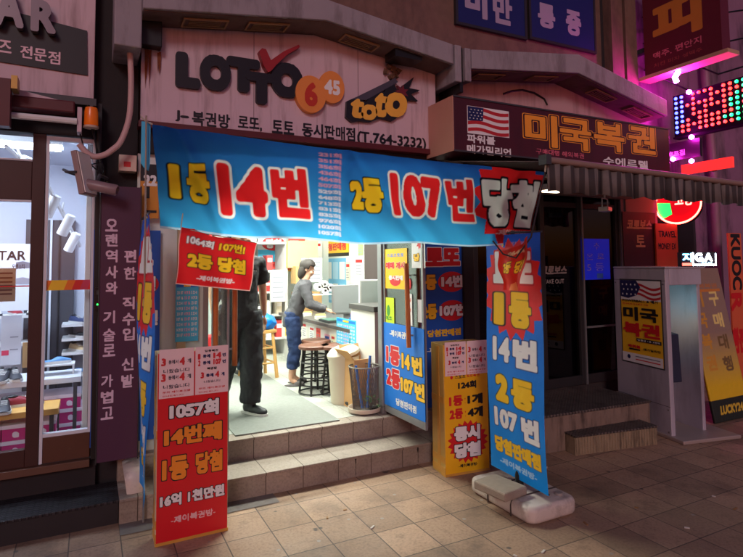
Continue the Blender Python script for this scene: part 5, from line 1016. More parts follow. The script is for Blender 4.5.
def person(lab, loc, rz, H, J, top, bottom, shoe, hair_c, skin_c, sleeve=1., legs=1., slipper=False, fem=False, hairlen=.0, curl=.5):
    """J: joint positions in metres for a 1.72 m figure facing -y; right side is x<0"""
    t = thing('person', lab, 'person', loc, rz); s_ = H/1.72; sk = M('skin %d' % skin_c[0], skin_c, .5, .05)
    V = []; R = []; E = []; ix = {}
    def add(nm, p, r_, par=None):
        ix[nm] = len(V); V.append(Vector(p)*s_); R.append(tuple(q*s_ for q in r_) if isinstance(r_, tuple) else r_*s_)
        if par: E.append((ix[par], ix[nm]))
    lean = Vector(J.get('lean', (0, 0, 0)))
    P = lambda z, k: Vector((0, 0, z))+lean*k
    add('pelvis', P(.94, 0), (.135, .105)); add('waist', P(1.08, .3), (.115 if not fem else .105, .09), 'pelvis'); add('chest', P(1.28, .7), (.145 if not fem else .12, .105), 'waist'); add('neck', P(1.44, 1), .06, 'chest'); add('head', P(1.56, 1.25), .06, 'neck')
    for sd, sx in (('r', -1), ('l', 1)):
        sh = P(1.385, .95)+Vector((sx*(.185 if not fem else .155), 0, 0)); el = Vector(J['el_'+sd]); wr = Vector(J['wr_'+sd]); d = (wr-el).normalized()
        add('sh_'+sd, sh, .058, 'chest'); add('el_'+sd, el, .040, 'sh_'+sd); add('fa_'+sd, el.lerp(wr, .35), .038, 'el_'+sd); add('wr_'+sd, wr, .026, 'fa_'+sd)
        hip = Vector((sx*.088, 0, .90)); kn = Vector(J['kn_'+sd]); an = Vector(J['an_'+sd]); fd = Vector(J.get('foot_'+sd, (0, -1, 0))).normalized()
        add('hip_'+sd, hip, .088, 'pelvis'); add('th_'+sd, hip.lerp(kn, .5), .075, 'hip_'+sd); add('kn_'+sd, kn, .054, 'th_'+sd); add('ca_'+sd, kn.lerp(an, .35), .054, 'kn_'+sd); add('an_'+sd, an, .037, 'ca_'+sd)
        add('ba_'+sd, an+fd*(.09 if slipper else .05)+Vector((0, 0, -.050)), .030, 'an_'+sd); add('toe_'+sd, an+fd*(.15 if slipper else .09)+Vector((0, 0, -.060)), .022, 'ba_'+sd)
    mb = MB(); v, f_ = skinmesh(V, E, R); mb.add(v, f_, sk)
    for sd, sx in (('r', -1), ('l', 1)):                                 # hands: palm, four fingers, thumb
        el, wr = V[ix['el_'+sd]], V[ix['wr_'+sd]]; d = (wr-el).normalized(); pn_ = Vector(J.get('palm_'+sd, (-sx, 0, 0))); pn_ = (pn_-d*pn_.dot(d)).normalized(); ac = d.cross(pn_)*(1 if sd == 'l' else -1)
        hv = [wr, wr+d*.05*s_, wr+d*.085*s_]; hr = [.024, (.034, .02), (.034, .018)]; he = [(0, 1), (1, 2)]
        v, f_ = skinmesh(hv, he, [tuple(q*s_ for q in r_) if isinstance(r_, tuple) else r_*s_ for r_ in hr], 1); mb.add(v, f_, sk)
        for k, (o_, ln) in enumerate(((.027, .072), (.009, .082), (-.009, .076), (-.026, .058))):
            b0 = wr+d*.08*s_+ac*o_*s_; b1 = b0+(d*.95+pn_*.25*curl)*ln*.45*s_; b2 = b1+(d*(1-.6*curl)+pn_*.8*curl).normalized()*ln*.32*s_; b3 = b2+(d*(1-1.1*curl)+pn_*1.0*curl).normalized()*ln*.27*s_
            v, f_ = skinmesh([b0, b1, b2, b3], [(0, 1), (1, 2), (2, 3)], [.0095*s_, .009*s_, .0085*s_, .007*s_], 1); mb.add(v, f_, sk)
        b0 = wr+d*.03*s_+ac*.028*s_; b1 = b0+(d*.6+ac*.7+pn_*.3).normalized()*.035*s_; b2 = b1+(d*.85+ac*.35+pn_*.4).normalized()*.032*s_
        v, f_ = skinmesh([b0, b1, b2], [(0, 1), (1, 2)], [.013*s_, .0105*s_, .008*s_], 1); mb.add(v, f_, sk)
    hc = V[ix['neck']]+Vector((0, -.012, .165))*s_+lean*.12; turn = J.get('head', 0.); T = Matrix.Translation(hc) @ Matrix.Rotation(turn, 4, 'Z') @ Matrix.Rotation(J.get('nod', 0.), 4, 'X') @ Matrix.Scale(s_, 4)
    ell(mb, (0, .012, .03), (.076, .094, .092), sk, T); ell(mb, (0, -.014, -.045), (.058, .070, .070), sk, T); ell(mb, (0, -.055, -.085), (.026, .022, .022), sk, T)     # skull, jaw, chin
    ell(mb, (0, -.092, -.012), (.011, .014, .026), sk, T, 12); ell(mb, (0, -.102, -.028), (.016, .013, .012), sk, T, 12)                                               # nose
    for sx in (-1, 1): ell(mb, (sx*.079, .012, -.008), (.010, .020, .032), sk, T, 12); ell(mb, (sx*.040, -.066, -.03), (.026, .022, .024), sk, T, 12)                 # ears, cheeks
    ell(mb, (0, -.080, .028), (.052, .012, .012), sk, T, 12); ell(mb, (0, -.082, -.058), (.026, .012, .007), sk, T, 12); ell(mb, (0, -.080, -.069), (.022, .012, .008), sk, T, 12)
    me = mb.mesh('body'); me = remesh(me, .0085); me.materials.clear(); me.materials.append(sk); o = bpy.data.objects.new('body', me); COL.objects.link(o); o.parent = t
    eye = MB(); 
    for sx in (-1, 1): ell(eye, (sx*.031, -.080, .008), (.014, .008, .008), wht, T, 12); ell(eye, (sx*.031, -.0875, .008), (.006, .004, .006), blk_, T, 10)
    eye.build('eyes', t, smooth=True); br_ = MB()
    for sx in (-1, 1): ell(br_, (sx*.033, -.091, .031), (.020, .005, .004), M('hair %d' % hair_c[0], hair_c, .6, .3, 60), T, 10)
    br_.build('eyebrows', t); mo = MB(); ell(mo, (0, -.092, -.064), (.022, .005, .004), M('lips', (170, 92, 84), .5), T, 12); mo.build('lips', t)
    hb = MB(); ell(hb, (0, .018, .040), (.087, .102, .097), M('hair %d' % hair_c[0], hair_c, .6, .3, 60), T, 36)
    Ti = T.inverted(); keep = []
    for f_ in hb.F:
        c = sum((Ti @ Vector(hb.V[i]) for i in f_), Vector())/len(f_)
        keep.append(not ((c.y < -.02 and c.z < .075-.25*abs(c.x)) or (c.y < .03 and c.z < -.0) or c.z < -.045-hairlen))
    hb.F = [f_ for f_, k in zip(hb.F, keep) if k]; hb.I = [0]*len(hb.F)
    if hairlen: ell(hb, (0, .055, -.03), (.078, .052, .10+hairlen*.4), M('hair %d' % hair_c[0], hair_c), T)
    o = hb.build('hair', t, smooth=True); so = o.modifiers.new('thickness', 'SOLIDIFY'); so.thickness = .012; so.offset = 1
    def ringloft(mb, rows, m, n=20):                                     # rows: (centre, rx, ry)
        v = [(c.x+rx*math.cos(2*math.pi*j/n), c.y+ry*math.sin(2*math.pi*j/n), c.z) for c, rx, ry in rows for j in range(n)]
        mb.add(v, [(i*n+j, i*n+(j+1) % n, (i+1)*n+(j+1) % n, (i+1)*n+j) for i in range(len(rows)-1) for j in range(n)]+[tuple(range(n-1, -1, -1)), tuple((len(rows)-1)*n+j for j in range(n))], m)
    def cloth(mb, name, m, vox=.011, bump=1.):
        me = remesh(mb.mesh(name), vox*s_); me.materials.clear(); me.materials.append(m); o = bpy.data.objects.new(name, me); COL.objects.link(o); o.parent = t
        tx = bpy.data.textures.new('folds', 'CLOUDS'); tx.noise_scale = .07; tx.noise_depth = 2; k = o.modifiers.new('folds', 'DISPLACE'); k.texture = tx; k.strength = .032*bump; k.mid_level = .32; k.texture_coords = 'LOCAL'; return o
    g = lambda nm: V[ix[nm]]
    wf_ = .88 if fem else 1.0; cl = lean*s_
    C_ = lambda z, k, y=0: (Vector((0, y, z))*s_+cl*k)
    mb = MB(); ringloft(mb, [(C_(z, k, y), rx*wf_*s_, ry*s_) for z, k, y, rx, ry in ((.80 if fem else .86, 0, .0, .178, .130), (.95, .0, .0, .172, .128), (1.06, .3, 0, .160, .115), (1.18, .5, 0, .168, .118), (1.29, .75, 0, .182, .122), (1.36, .9, .005, .190, .112), (1.41, .97, .008, .165, .092), (1.445, 1.0, .01, .085, .072), (1.46, 1.0, .01, .066, .064))], top)
    for b_ in 'rl':
        sh, el, wr = g('sh_'+b_), g('el_'+b_), g('wr_'+b_)
        if sleeve < 1: mb.tube([sh.lerp(g('chest')+Vector((0, 0, .09)), .35), sh+Vector((0, 0, -.012)), sh.lerp(el, .3), sh.lerp(el, .72)], [.060*s_, .062*s_, .064*s_, .068*s_], top, 14)
        else: mb.tube([sh.lerp(g('chest')+Vector((0, 0, .09)), .35), sh+Vector((0, 0, -.010)), sh.lerp(el, .5), el, el.lerp(wr, .5), el.lerp(wr, .92)], [.060*s_, .064*s_, .062*s_, .058*s_, .050*s_, .044*s_], top, 14)
    cloth(mb, 'shirt', top)
    mb = MB(); ringloft(mb, [(C_(z, 0), rx*s_, ry*s_) for z, rx, ry in ((.80, .150, .112), (.86, .168, .122), (.93, .162, .118), (1.00, .150, .108))], bottom)
    for b_ in 'rl':
        kn, an, hip = g('kn_'+b_), g('an_'+b_), g('hip_'+b_)
        pts = [hip+Vector((0, 0, .02)), hip.lerp(kn, .4), kn, kn.lerp(an, .5*legs if legs == 1 else .5), kn.lerp(an, .96 if legs == 1 else .62)]; mb.tube(pts, [q*s_*(1.0 if fem else 1.22) for q in (.100, .096, .080, .074, .072)], bottom, 16)
    cloth(mb, 'trousers', bottom)
    for b_ in 'rl':
        an = g('an_'+b_); fd = Vector(J.get('foot_'+b_, (0, -1, 0))).normalized(); sd_ = Vector((-fd.y, fd.x, 0)).normalized(); up_ = fd.cross(sd_); up_ = up_ if up_.z > 0 else -up_; base = an-up_*.09*s_
        Tm = Matrix((( fd.x, sd_.x, up_.x, base.x), (fd.y, sd_.y, up_.y, base.y), (fd.z, sd_.z, up_.z, base.z), (0, 0, 0, 1))) @ Matrix.Scale(s_, 4)
        mb = MB()
        if slipper: ell(mb, (.06, 0, .012), (.150, .048, .014), shoe, Tm, 20); ell(mb, (.11, 0, .035), (.080, .046, .036), shoe, Tm, 16)
        else: ell(mb, (-.03, 0, .055), (.060, .042, .060), shoe, Tm, 16); ell(mb, (.06, 0, .040), (.110, .046, .042), shoe, Tm, 16); ell(mb, (.13, 0, .034), (.075, .046, .034), shoe, Tm, 16); ell(mb, (0, 0, .085), (.056, .046, .045), shoe, Tm, 16)
        me = remesh(mb.mesh('shoe'), .007); me.materials.clear(); me.materials.append(shoe); o = bpy.data.objects.new('slipper' if slipper else 'shoe', me); COL.objects.link(o); o.parent = t
        if not slipper: mb = MB(); pr = [(-.095, .02), (-.085, .036), (-.04, .043), (.02, .043), (.09, .049), (.15, .046), (.19, .030), (.208, .010)]; mb.prism(pr+[(a, -q) for a, q in pr[::-1]], -.004, .020, M('shoe sole', (206, 204, 200), .6), 'z', Tm); mb.build('sole', o)
    return t, V, ix
tee = M('black cotton', (34, 33, 37), .85, .2, 12, .2); trs = M('black trousers', (32, 32, 37), .8, .2, 10, .2); shoe_b = M('black shoe', (28, 28, 32), .5, .1)
man, V_, ix_ = person('man in black T-shirt, black trousers and dark sneakers stepping forward in the doorway', (1.235, 5.12, .341), rad(10), 1.73,
    dict(el_r=(-.25, .03, 1.12), wr_r=(-.255, -.06, .88), el_l=(.255, .05, 1.11), wr_l=(.275, .06, .86), kn_r=(-.09, .07, .50), an_r=(-.10, .26, .13), kn_l=(.10, -.04, .48), an_l=(.10, -.02, .09), foot_l=(.35, -1, 0), foot_r=(-.1, -1, -.35), lean=(0, -.01, 0), head=rad(8)), tee, trs, shoe_b, (30, 26, 26), (196, 146, 118), sleeve=.6)
m = MB(); f = Fr((0, 0, 0)); f.T(m, 'A-ON', .03, 1.30, .06, .012, wht, .02); m.V = [(x, y-.165, z) for x, y, z in m.V]; m.build('chest_print', man, fix=False)
person('woman in grey long sleeved shirt, cropped blue jeans and slippers reaching over the counter', (2.09, 6.12, FZ), rad(68), 1.43,
    dict(el_r=(-.22, -.24, 1.10), wr_r=(-.14, -.46, 1.02), el_l=(.22, -.23, 1.10), wr_l=(.15, -.47, 1.01), kn_r=(-.09, -.03, .48), an_r=(-.10, .03, .09), kn_l=(.09, -.02, .48), an_l=(.10, .0, .09), lean=(0, -.17, -.02), nod=rad(20), palm_l=(0, 0, -1), palm_r=(0, 0, -1)), M('grey knit', (78, 76, 80), .9, .15, 14, .3), M('blue denim', (24, 44, 84), .85, .2, 12, .3), M('slipper grey', (84, 78, 78), .7), (52, 44, 40), (206, 160, 132), sleeve=1, legs=.72, slipper=True, fem=True, hairlen=.05, curl=.25)
person('person in dark jeans and dark jacket standing behind the man in black', (1.60, 6.85, FZ), rad(200), 1.66,
    dict(el_r=(-.24, .02, 1.12), wr_r=(-.22, -.14, .92), el_l=(.24, .02, 1.12), wr_l=(.22, -.14, .92), kn_r=(-.09, -.02, .48), an_r=(-.12, .03, .09), kn_l=(.09, -.02, .48), an_l=(.12, .0, .09)), M('dark jacket', (46, 48, 56), .85, .15), M('dark jeans', (48, 58, 76), .85, .2, 12), shoe_b, (32, 28, 28), (198, 150, 122))
# ------------------------------------------------------------------ shoe shop on the left
ss = thing('shoe_shop', 'bright shoe shop with brown framed glass front and pinkish panel above', 'building', (-1.2, 4.5, 0))
m = MB(); m.box(-4, .002, 4.45, 4.62, 2.925, 5.2, pinkwhite); m.build('fascia', ss, world=True, bevel=.004)
m = MB(); m.box(-4, .02, 4.40, 4.62, 2.86, 2.915, dgrey); m.box(-4, .0, 4.46, 4.62, 2.64, 2.86, dark); m.box(-4, .06, 4.50, 4.62, .0, .34, dark); m.box(.025, .06, 4.46, 4.60, .34, 2.9, black); m.box(-4, .02, 4.44, 4.50, .30, .35, M('threshold', (96, 64, 48), .5, .15)); m.build('wall', ss, world=True, bevel=.003)
m = MB(); m.box(-.372, -.292, 4.47, 4.53, .35, 2.64, brown); m.box(-4, -.372, 4.475, 4.525, 2.17, 2.44, brown); m.box(-4, -.372, 4.475, 4.525, .35, .47, brown); m.box(-.27, .02, 4.478, 4.522, .355, .53, M('kick panel', (84, 48, 32), .45, .2)); m.build('frame', ss, world=True, bevel=.004)
m = MB(); wf = M('white aluminium', (214, 218, 226), .35, .04); m.box(-.29, -.27, 4.475, 4.52, .355, 2.63, wf); m.box(.003, .022, 4.475, 4.52, .53, 2.63, wf); m.box(-.27, .003, 4.475, 4.52, 2.60, 2.63, wf); m.box(-.27, .003, 4.475, 4.52, .531, .555, wf); m.box(-4, -.372, 4.48, 4.52, 2.441, 2.455, wf); m.box(-4, -.372, 4.48, 4.52, 2.155, 2.169, wf); m.build('door_frame', ss, world=True, bevel=.002)
m = MB(); m.box(-.27, .003, 4.497, 4.503, .555, 2.60, clear); m.box(-4, -.372, 4.497, 4.503, .47, 2.155, clear); m.box(-4, -.372, 4.497, 4.503, 2.455, 2.64, clear); m.build('pane', ss, world=True)
f = Fr((0, 4.494, 0)); m = MB(); x0, z0 = f.px(31, 291); x1, z1 = f.px(95, 279.5)
cs_ = [M('tape red', (220, 40, 36), .5), M('tape orange', (240, 120, 30), .5), M('tape yellow', (246, 200, 40), .5), M('tape yellow', (1, 1, 1)), M('tape orange', (1, 1, 1)), M('tape red', (1, 1, 1)), M('tape rose', (206, 60, 90), .5), M('tape red', (1, 1, 1))]
for i, c in enumerate(cs_): a = x0+(x1-x0)*i/8; b_ = x0+(x1-x0)*(i+1)/8; f.poly(m, [(a, z0), (b_, z0), (b_+.025, z1), (a+.025, z1)], c, 1)
f.rect(m, x0-.4, (z0+z1)/2-.004, .4, .008, cs_[0], 1)
m.build('sticker_band', ss, world=True, fix=False)
shw = M('shop wall grey', (196, 200, 212), .6, .04); shf = M('shop floor grey', (170, 166, 166), .5, .1)
m = MB(); m.box(-4, .10, 6.8, 6.9, .3, 2.8, shw); m.box(.06, .10, 4.62, 6.8, .3, 2.8, shw); m.box(-4, .1, 4.62, 6.9, 2.8, 2.85, shw); m.box(-4, .06, 4.62, 6.8, .25, .33, shf); m.box(-4.1, -4, 4.5, 6.9, .3, 2.8, shw); m.build('interior_wall', ss, world=True)
m = MB(); m.box(-.035, .058, 4.68, 4.80, .33, 2.79, white); m.build('column', ss, world=True, bevel=.004)
for i, (x, y) in enumerate(((-.55, 5.5), (-1.5, 5.5), (-1.0, 4.9))): ceiling_light(x, y, 2.80, .3 if i < 2 else .4, .1, 58, 'white tube light on the ceiling inside the shoe shop', 'shoe shop ceiling lights', (216, 228, 255))
# lights on rails
for i, (p0, p1, y0, y1) in enumerate((((48, 186), (80, 246), 4.8, 6.4), ((6, 146), (36, 172), 4.8, 5.6))):
    m = MB(); m.tube([tuple(at(*p0, y=y0)), tuple(at(*p1, y=y1))], .016, white, 6); solo('light_rail', m, ['white sloping light rail behind the shoe shop door glass', 'white light rail behind the small upper pane'][i], 'rail')
for i, (px, py, y) in enumerate(((51, 207, 5.0), (66, 226, 5.3), (72, 243, 5.8), (22, 168, 5.1))):
    q = at(px, py, y=y); t = thing('track_light', ['white can spotlight highest behind the door glass', 'white can spotlight in the middle of the sloping rail', 'white can spotlight lowest on the sloping rail', 'white can spotlight behind the small upper pane'][i], 'spotlight', tuple(q), 0, 'spotlights in the shoe shop'); T = Matrix.Rotation(rad(24), 4, 'Y') @ Matrix.Rotation(rad(18), 4, 'X')
    m = MB(); m.lathe([(.0, .10), (.035, .10), (.04, .08), (.042, -.08), (.036, -.08), (.03, .0), (0, .0)], white, 16, (0, 0, 0), T); m.build('can', t, smooth=True); m = MB(); m.tube([(0, 0, .08), (-.03, 0, .14), (-.02, 0, .20)], .009, white, 6); m.build('bracket', t); m = MB(); m.lathe([(0, -.05), (.034, -.052)], EMIT('spot glow', (255, 250, 244), 3), 14, (0, 0, 0), T); m.build('lens', t)
# display tables
def table(lab, x0, x1, y0, y1, z, top, leg, legs):
    t = thing('display_table', lab, 'table', ((x0+x1)/2, (y0+y1)/2, .33)); m = MB(); m.box(x0, x1, y0, y1, z-.045, z, top); m.build('top', t, world=True, bevel=.004)
    for lx, ly in legs: m = MB(); m.box(lx-.014, lx+.014, ly-.014, ly+.014, .33, z-.046, leg); m.build('leg', t, world=True)
table('long white display table with shoes on it', -1.7, -.05, 5.15, 5.55, .81, M('table white', (214, 216, 222), .4, .03), dgrey, ((-.09, 5.18), (-.07, 5.52), (-1.6, 5.18), (-1.6, 5.52)))
table('lower yellow wood display table in front of the white one', -1.7, -.19, 4.78, 5.10, .655, M('table yellow', (216, 164, 84), .5, .12), dgrey, ((-.235, 4.81), (-.21, 5.07), (-1.6, 4.81), (-1.6, 5.07)))
pinkb = M('box pink', (196, 30, 116), .5, .06); lidm = M('box lid', (236, 220, 230), .5)
k = 0
def shoe_box(x, y, z):
    t = thing('shoe_box', 'pink shoe box with a pale lid stacked under the display tables', 'shoe box', (x, y, z), 0, 'pink shoe boxes under the tables'); m = MB(); m.box(0, .165, 0, .30, 0, .085, pinkb); f = Fr((0, -.0005, 0)); f.T(m, 'e', .062, .018, .045, .045, lidm, .05); m.build('box', t, fix=False); m = MB(); m.box(-.003, .168, -.003, .303, .085, .113, lidm); m.build('lid', t, bevel=.002); return t
b0 = shoe_box(-.375, 4.84, .33)
for r_ in range(3):
    for c_ in range(4):
        if r_ == 0 and c_ == 0: continue
        if r_ == 2: continue
        dup(b0, (-.375-.172*c_, 4.84, .33+.1145*r_), 0)
for r_ in range(4):
    for c_ in range(5): dup(b0, (-.215-.172*c_+.012*(r_ % 2), 5.17, .33+.1145*r_), 0) if r_ < 3 or c_ < 5 and False else None
# shoes
def shoe(name, lab, loc, rz, L_, up, sole_c, low=False, grp=None):
    t = thing(name, lab, 'shoe', loc, rz, grp); s_ = L_/.28; n = 10
    prof = [(-.13, .030, .070), (-.115, .036, .085), (-.06, .038, .082), (-.01, .038, .075), (.03, .042, .066), (.08, .047, .050), (.12, .043, .040), (.145, .026, .028)] if not low else [(-.13, .03, .03), (-.10, .036, .034), (-.04, .036, .032), (.0, .038, .034), (.04, .044, .056), (.08, .047, .052), (.12, .043, .038), (.145, .026, .028)]
    ring = []
    for x, w_, h in prof: ring.append([(x*s_, w_*s_*math.cos(a), (.018+max(0, h-.018)*math.sin(a)**.75 if a else .018)*s_) for a in [math.pi*j/8 for j in range(9)]])
    m = MB(); m.add([p for r_ in ring for p in r_], [(i*9+j, i*9+j+1, (i+1)*9+j+1, (i+1)*9+j) for i in range(len(ring)-1) for j in range(8)]+[tuple(range(8, -1, -1)), tuple((len(ring)-1)*9+j for j in range(9))], up)
    m.build('upper', t, smooth=True); m = MB(); pts = [(x*s_, w_*s_*1.08) for x, w_, h in prof]; m.prism([(a, b_) for a, b_ in pts]+[(a, -b_) for a, b_ in pts[::-1]], 0, .022*s_, sole_c, 'z'); m.build('sole', t); m = MB()
    if not low:
        ell(m, (-.075*s_, 0, .080*s_), (.045*s_, .024*s_, .012*s_), black, None, 12)
        for k_ in range(4): m.tube([((.0+.018*k_)*s_, -.022*s_, (.077-.006*k_)*s_), ((.0+.018*k_)*s_, .022*s_, (.077-.006*k_)*s_)], .003*s_, sole_c, 5)
        m.build('laces', t)
    return t
sc = {'k': M('shoe dark', (44, 44, 50), .5), 'r': M('shoe red', (150, 40, 50), .5), 'b': M('shoe blue', (90, 140, 190), .5), 't': M('shoe tan', (206, 180, 140), .6), 'n': M('shoe navy', (50, 62, 100), .5), 'w': M('shoe white', (220, 220, 216), .5), 'g': M('shoe grey', (120, 116, 120), .5)}
def shoe_at(px, py, y, k_, lab, L_=.27, rz=0., low=False, zs=None, sole='w'):
    q = at(px, py, y=y); return shoe('display_shoe', lab, (q[0], y, q[2] if zs is None else zs), rz, L_, sc[k_], sc[sole], low)
shoe_at(4, 374, 5.25, 'k', 'dark lace-up shoe at the left end of the white table', zs=.811, rz=rad(-100)); shoe_at(15, 374, 5.28, 'k', 'dark lace-up shoe on the white table beside another, nearer the brown mullion', zs=.811, rz=rad(-80))
shoe_at(23, 391, 5.0, 'r', 'dark red shoe between the white and yellow tables', zs=.655, rz=rad(10)); shoe_at(4, 406, 4.88, 'k', 'black and white shoe on the yellow table', zs=.655, rz=rad(-85)); shoe_at(52, 358, 5.35, 'b', 'light blue slip-on shoe on a white wire riser', zs=.90, low=True, rz=rad(12))
m = MB(); m.box(-.36, -.10, 5.28, 5.44, .885, .898, white)
for x in (-.35, -.11):
    for y in (5.29, 5.43): m.box(x-.006, x+.006, y-.006, y+.006, .811, .885, white)
solo('shoe_riser', m, 'low white riser on the white table under the light blue shoe', 'riser')
for i, (px0, px1, py) in enumerate(((62, 85, 322), (62, 85, 336), (62, 85, 350), (60, 86, 372))):
    a, b_ = at(px0, py+2, y=6.5), at(px1, py+2, y=6.5); m = MB(); m.box(a[0], .058, 6.4, 6.78, a[2]-.025, a[2], white); solo('wall_shelf', m, ['white wall shelf with blue shoes, topmost of the four', 'white wall shelf with dark sandals', 'white wall shelf with a beige shoe', 'lowest white wall shelf with a blue slab shoe'][i], 'shelf')
    for j in range(2): shoe('display_shoe', ['navy shoe on the topmost wall shelf', 'dark sandal on the second wall shelf', 'beige shoe on the third wall shelf', 'blue flat shoe on the lowest wall shelf'][i], (a[0]+.14+.13*j, 6.52, a[2]+.001), rad(-60), .26, sc['nktb'[i]], sc['w'], i in (1, 3), ['pair on the topmost wall shelf', 'pair on the second wall shelf', 'pair on the third wall shelf', 'pair on the lowest wall shelf'][i])
random.seed(31)
for k in range(18):                                                    # more pairs along the white table, the yellow table and a back shelf
    row = k % 3; x = -.62-.155*(k//3) if row < 2 else -.50-.15*(k//3); c_ = random.choice('krbtnwg'); y = (5.36, 4.95, 6.45)[row]; z = (.811, .656, 1.241)[row]
    shoe('display_shoe', ['shoe in the row along the white table', 'shoe in the row along the yellow table', 'shoe on the long back shelf'][row], (x, y, z), rad(-80+random.uniform(-12, 12)), .26, sc[c_], sc['w' if c_ != 'w' else 'k'], False, ['shoes along the white table', 'shoes along the yellow table', 'shoes on the long back shelf'][row])
m = MB(); m.box(-1.7, -.42, 6.3, 6.6, 1.215, 1.24, white); m.box(-1.7, -.42, 6.3, 6.6, .95, .975, white); m.box(-1.7, -1.68, 6.3, 6.6, .33, 1.215, white); m.box(-.44, -.42, 6.3, 6.6, .33, 1.215, white); solo('back_shelf', m, 'long white back shelf full of shoes in the shoe shop', 'shelf')
m = MB(); m.box(-.60, -.15, 6.72, 6.79, .33, 2.2, M('dark display', (58, 56, 62), .6)); m.box(-.38, -.36, 6.70, 6.72, .33, 2.2, wf); m.box(-.30, -.285, 6.70, 6.72, .33, 2.2, black); solo('display_column', m, 'dark upright display rail on the back wall of the shoe shop', 'display')
# posters in the shoe shop
def pxcard(px0, py0, px1, py1, y, mat, name, lab, cat, ex=None):
    f = Fr((0, y, 0)); x0, z0 = f.px(px0, py1); x1, z1 = f.px(px1, py0); m = MB(); m.box(x0, x1, y, y+.012, z0, z1, mat); f = Fr((0, y-.0005, 0))
    if ex: ex(f, m, x0, z0, x1-x0, z1-z0)
    return solo(name, m, lab, cat, fix=False)
def ex_star(f, m, x, z, w_, h):
    f.P(m, 'STAR', (-9, 255), (26, 256), 10, blk_, bold=.02); f.P(m, '오렌스타', (12, 266), (25, 267), 5, blk_, bold=.02)
    for (a, b_, c) in ((28, 268, (110, 110, 120)), (28, 284, (150, 150, 160))):
        X, Z = f.px(a, b_); f.poly(m, [(X-.09, Z), (X+.1, Z), (X+.1, Z+.03), (X+.02, Z+.045), (X-.04, Z+.06), (X-.09, Z+.05)], M('photo %d' % c[0], c, .6), 1)
pxcard(-16, 244, 39, 312, 5.7, M('board cool white', (222, 226, 236), .5, .03), 'brand_board', 'white board with black capital letters and shoe pictures in the shoe shop', 'board', ex_star)
pxcard(-6, 268, 16, 302, 4.515, M('sheet tan', (196, 164, 136), .7, .06), 'paper_sheet', 'tan paper sheet with brown print stuck inside the glass', 'paper', lambda f, m, x, z, w_, h: [f.rect(m, x+.2*w_, z+h*q, w_*.65, .012, M('sheet ink', (120, 70, 60), .6), 1) for q in (.2, .32, .44, .56, .68, .82)])
pxcard(0, 315, 22, 366, 5.9, M('poster cool', (206, 208, 214), .6, .03), 'shoe_poster', 'pale poster with a red shoe leaning behind the dark shoes', 'poster', lambda f, m, x, z, w_, h: (f.rect(m, x+.05*w_, z+.2*h, .35*w_, .1*h, M('tape rose', (1, 1, 1)), 1), f.rect(m, x+.45*w_, z+.3*h, .4*w_, .01, M('line grey', (1, 1, 1)), 1), f.rect(m, x+.45*w_, z+.55*h, .4*w_, .01, M('line grey', (1, 1, 1)), 1)))
pxcard(22, 342, 34, 368, 6.1, cardb, 'brown_carton', 'plain brown carton behind the white table', 'carton')
# outside of the shoe shop: signs, awning, lamp, camera, pipe
f = Fr((0, 4.435, 0)); m = MB(); c_ = [f.px(-60, -8), f.px(87, 30.5), f.px(87.5, 75), f.px(-60, 52)]; m.prism([c_[0], c_[1], c_[2], c_[3]], 4.437, 4.452, M('sign charcoal', (30, 27, 32), .5, .06))
for s_, a, y_ in (('즈', -1, 45.5), ('전', 20, 51), ('문', 34, 54), ('점', 48, 57)): f.P(m, s_, (a, y_), (a+12.5, y_+1.2), 12.5, M('sign pale pink', (226, 190, 200), .5), bold=.02, k=0)
solo('name_board', m, 'charcoal board with white Korean letters on the pinkish panel', 'sign', fix=False)
t = thing('channel_letters', 'big grey metal capital letters standing off above the charcoal board', 'sign', (-.4, 4.40, 3.3)); cl = M('brushed letter', (126, 112, 116), .35, .1, 9, metal=.6)
for ch, x0, x1, y0, y1 in (('A', -6, 24, -12, 26), ('R', 31, 56, 0, 32)):
    raised('letter', lambda mb, f: f.P(mb, ch, (x0, (y0+y1)/2-.8), (x1, (y0+y1)/2+.8), y1-y0, cl, bold=.05), .05, cl, t, 4.42)
t = thing('awning', 'folded maroon awning with a pale end panel at the left edge', 'awning', (-.7, 4.3, 2.68))
m = MB(); f = Fr((0, 4.30, 0)); x1, z1 = f.px(75, 101); _, z0 = f.px(75, 113); m.box(-3, x1, 4.30, 4.42, z0, z1, maroon); m.build('cassette', t, world=True, bevel=.01)
m = MB(); a, b_, c_ = f.px(14, 88), f.px(14, 101), f.px(66, 101.5); m.prism([a, b_, c_], 4.305, 4.40, pinkwhite); m.build('end_panel', t, world=True)
m = MB(); x1, z1 = f.px(77, 122); m.tube([(-3, 4.28, z1), (x1, 4.28, z1)], .022, white, 8); m.build('front_bar', t, world=True, smooth=True)
m = MB(); a, b_ = f.px(-60, 124), f.px(13, 84); m.box(a[0], b_[0], 4.18, 4.27, a[1], b_[1], maroon); o = m.build('valance', t, world=True); m = MB(); a, b_ = f.px(13.5, 94), f.px(20, 82); m.box(a[0], b_[0], 4.16, 4.29, a[1], b_[1], M('brass cap', (176, 140, 74), .4, .1, 9, metal=.5)); m.build('end_cap', t, world=True)
m = MB(); x0, z0 = f.px(77, 132); x1, z1 = f.px(82, 108); m.box(x0, x1, 4.28, 4.40, z0, z1, pinkwhite); m.build('arm', t, world=True)
q = at(91, 126, y=4.33); t = thing('warning_lamp', 'amber cylinder lamp under the corner of the pinkish panel', 'lamp', tuple(q)); m = MB(); m.lathe([(0, 0), (.042, 0), (.046, .01), (.044, .10), (.038, .13), (0, .135)], M('amber plastic', (230, 110, 20), .25, .1, 9, emit=.06), 18); m.build('dome', t, smooth=True); m = MB(); m.lathe([(0, -.015), (.05, -.015), (.05, -.001), (0, -.001)], M('lamp base', (190, 160, 140), .5), 18); m.box(-.01, .01, 0, .1, .13, .15, dgrey); m.build('base', t)
